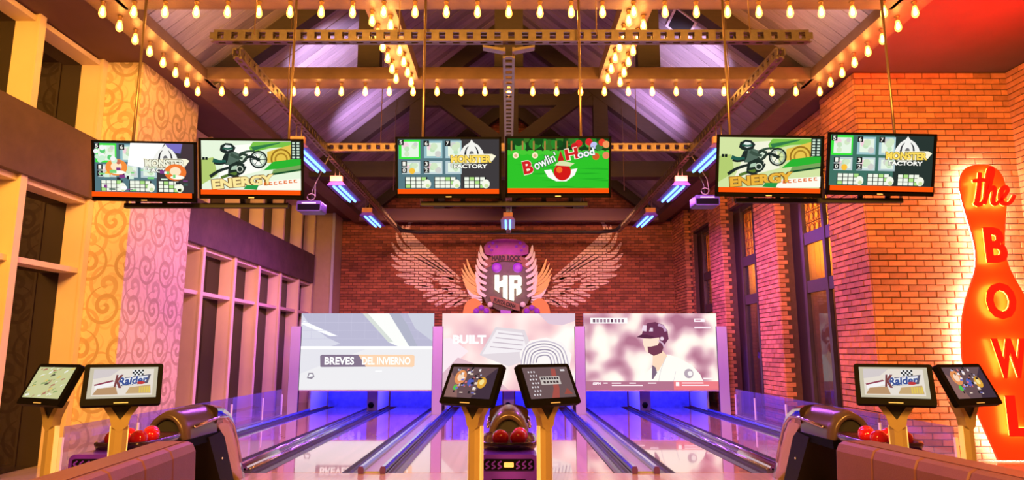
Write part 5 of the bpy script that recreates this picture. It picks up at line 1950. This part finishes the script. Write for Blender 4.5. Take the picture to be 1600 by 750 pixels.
# ------------------------------------------------------------------ leather benches in the foreground
def bench(pa, pb, sx, label):
    """backrest whose inner top edge runs from far point pa to near point pb (picture pixels) at z = 0.86"""
    A, B = atz(pa[0], pa[1], 0.86), atz(pb[0], pb[1], 0.86)
    d = (B - A)
    d.z = 0
    ln = d.length + 0.9
    d.normalize()
    ang = math.atan2(d.y, d.x)            # local +X runs from the far end to the camera
    root = thing('bench', label, 'bench', (A.x, A.y, 0), ang, group='leather benches')
    s = -sx                                # local y sign away from the aisle
    # after rotation local +Y = right hand of d turned 90 deg ccw
    perp = Vector((-d.y, d.x))
    out = 1 if perp.x * sx > 0 else -1
    n = 6
    pw_ = ln / n
    MB().box(0.02, ln, min(out * 0.09, out * 0.24), max(out * 0.09, out * 0.24), 0.0, 0.80, LEATHER).build('back_frame', root)
    for i in range(n):
        x0, x1 = i * pw_, (i + 1) * pw_ - 0.002
        c_ = MB()
        # padded panel: outline in local YZ, slight roll at the top
        pts = [(0.03, 0.30), (-0.012, 0.36), (-0.018, 0.60), (-0.008, 0.79), (0.015, 0.84), (0.05, 0.855), (0.10, 0.855), (0.10, 0.30)]
        b = 0.012
        rings = []
        for (xx, sh) in ((x0, 1), (x0 + b, 0), (x1 - b, 0), (x1, 1)):
            rings.append([(xx, out * (p[0] + (0.006 if sh and p[0] < 0.09 else 0)), p[1] - (0.004 if sh and p[1] > 0.8 else 0)) for p in pts])
        vs = [v for r in rings for v in r]
        m_ = len(pts)
        fs = [(r * m_ + j, r * m_ + (j + 1) % m_, (r + 1) * m_ + (j + 1) % m_, (r + 1) * m_ + j) for r in range(3) for j in range(m_)]
        fs += [tuple(range(m_)), tuple(range(3 * m_, 4 * m_))]
        c_.add(vs, fs, LEATHER)
        c_.build('back_panel', root)
    MB().rbox(0.0, ln, min(out * 0.07, out * 0.25), max(out * 0.07, out * 0.25), 0.79, 0.86, LEATHER, 0.03).build('top_roll', root)
    MB().box(0.02, ln, min(-out * 0.45, out * 0.03), max(-out * 0.45, out * 0.03), 0.25, 0.43, LEATHER).build('seat', root)
    MB().box(0.05, ln, min(-out * 0.40, out * 0.1), max(-out * 0.40, out * 0.1), 0.0, 0.25, BLACKM).build('plinth', root)


bench((306, 688), (130, 748), -1, 'plum leather bench back at the lower left edge')
bench((1306, 688), (1580, 747), 1, 'plum leather bench back at the lower right edge')

# ------------------------------------------------------------------ glass barriers beside the outer lanes
for sx, nm in ((-1, 'left'), (1, 'right')):
    t = thing('glass_barrier', 'low violet-tinted glass barrier along the %s outer lane' % nm, 'barrier', (sx * 5.19, 8.0, 0), group='glass barriers')
    ys = [0.0, 1.6, 3.2, 4.8, 6.4, 7.6]
    for a, b in zip(ys[:-1], ys[1:]):
        MB().box(-0.008, 0.008, a + 0.03, b - 0.03, 0.06, 0.62, BARGLASS).build('pane', t)
    for y in ys:
        MB().box(-0.018, 0.018, y - 0.018, y + 0.018, 0.0, 0.50, WHITEP).build('post', t)
    MB().box(-0.03, 0.03, 0, 7.6, 0.0, 0.06, RAILM).build('bottom_rail', t)
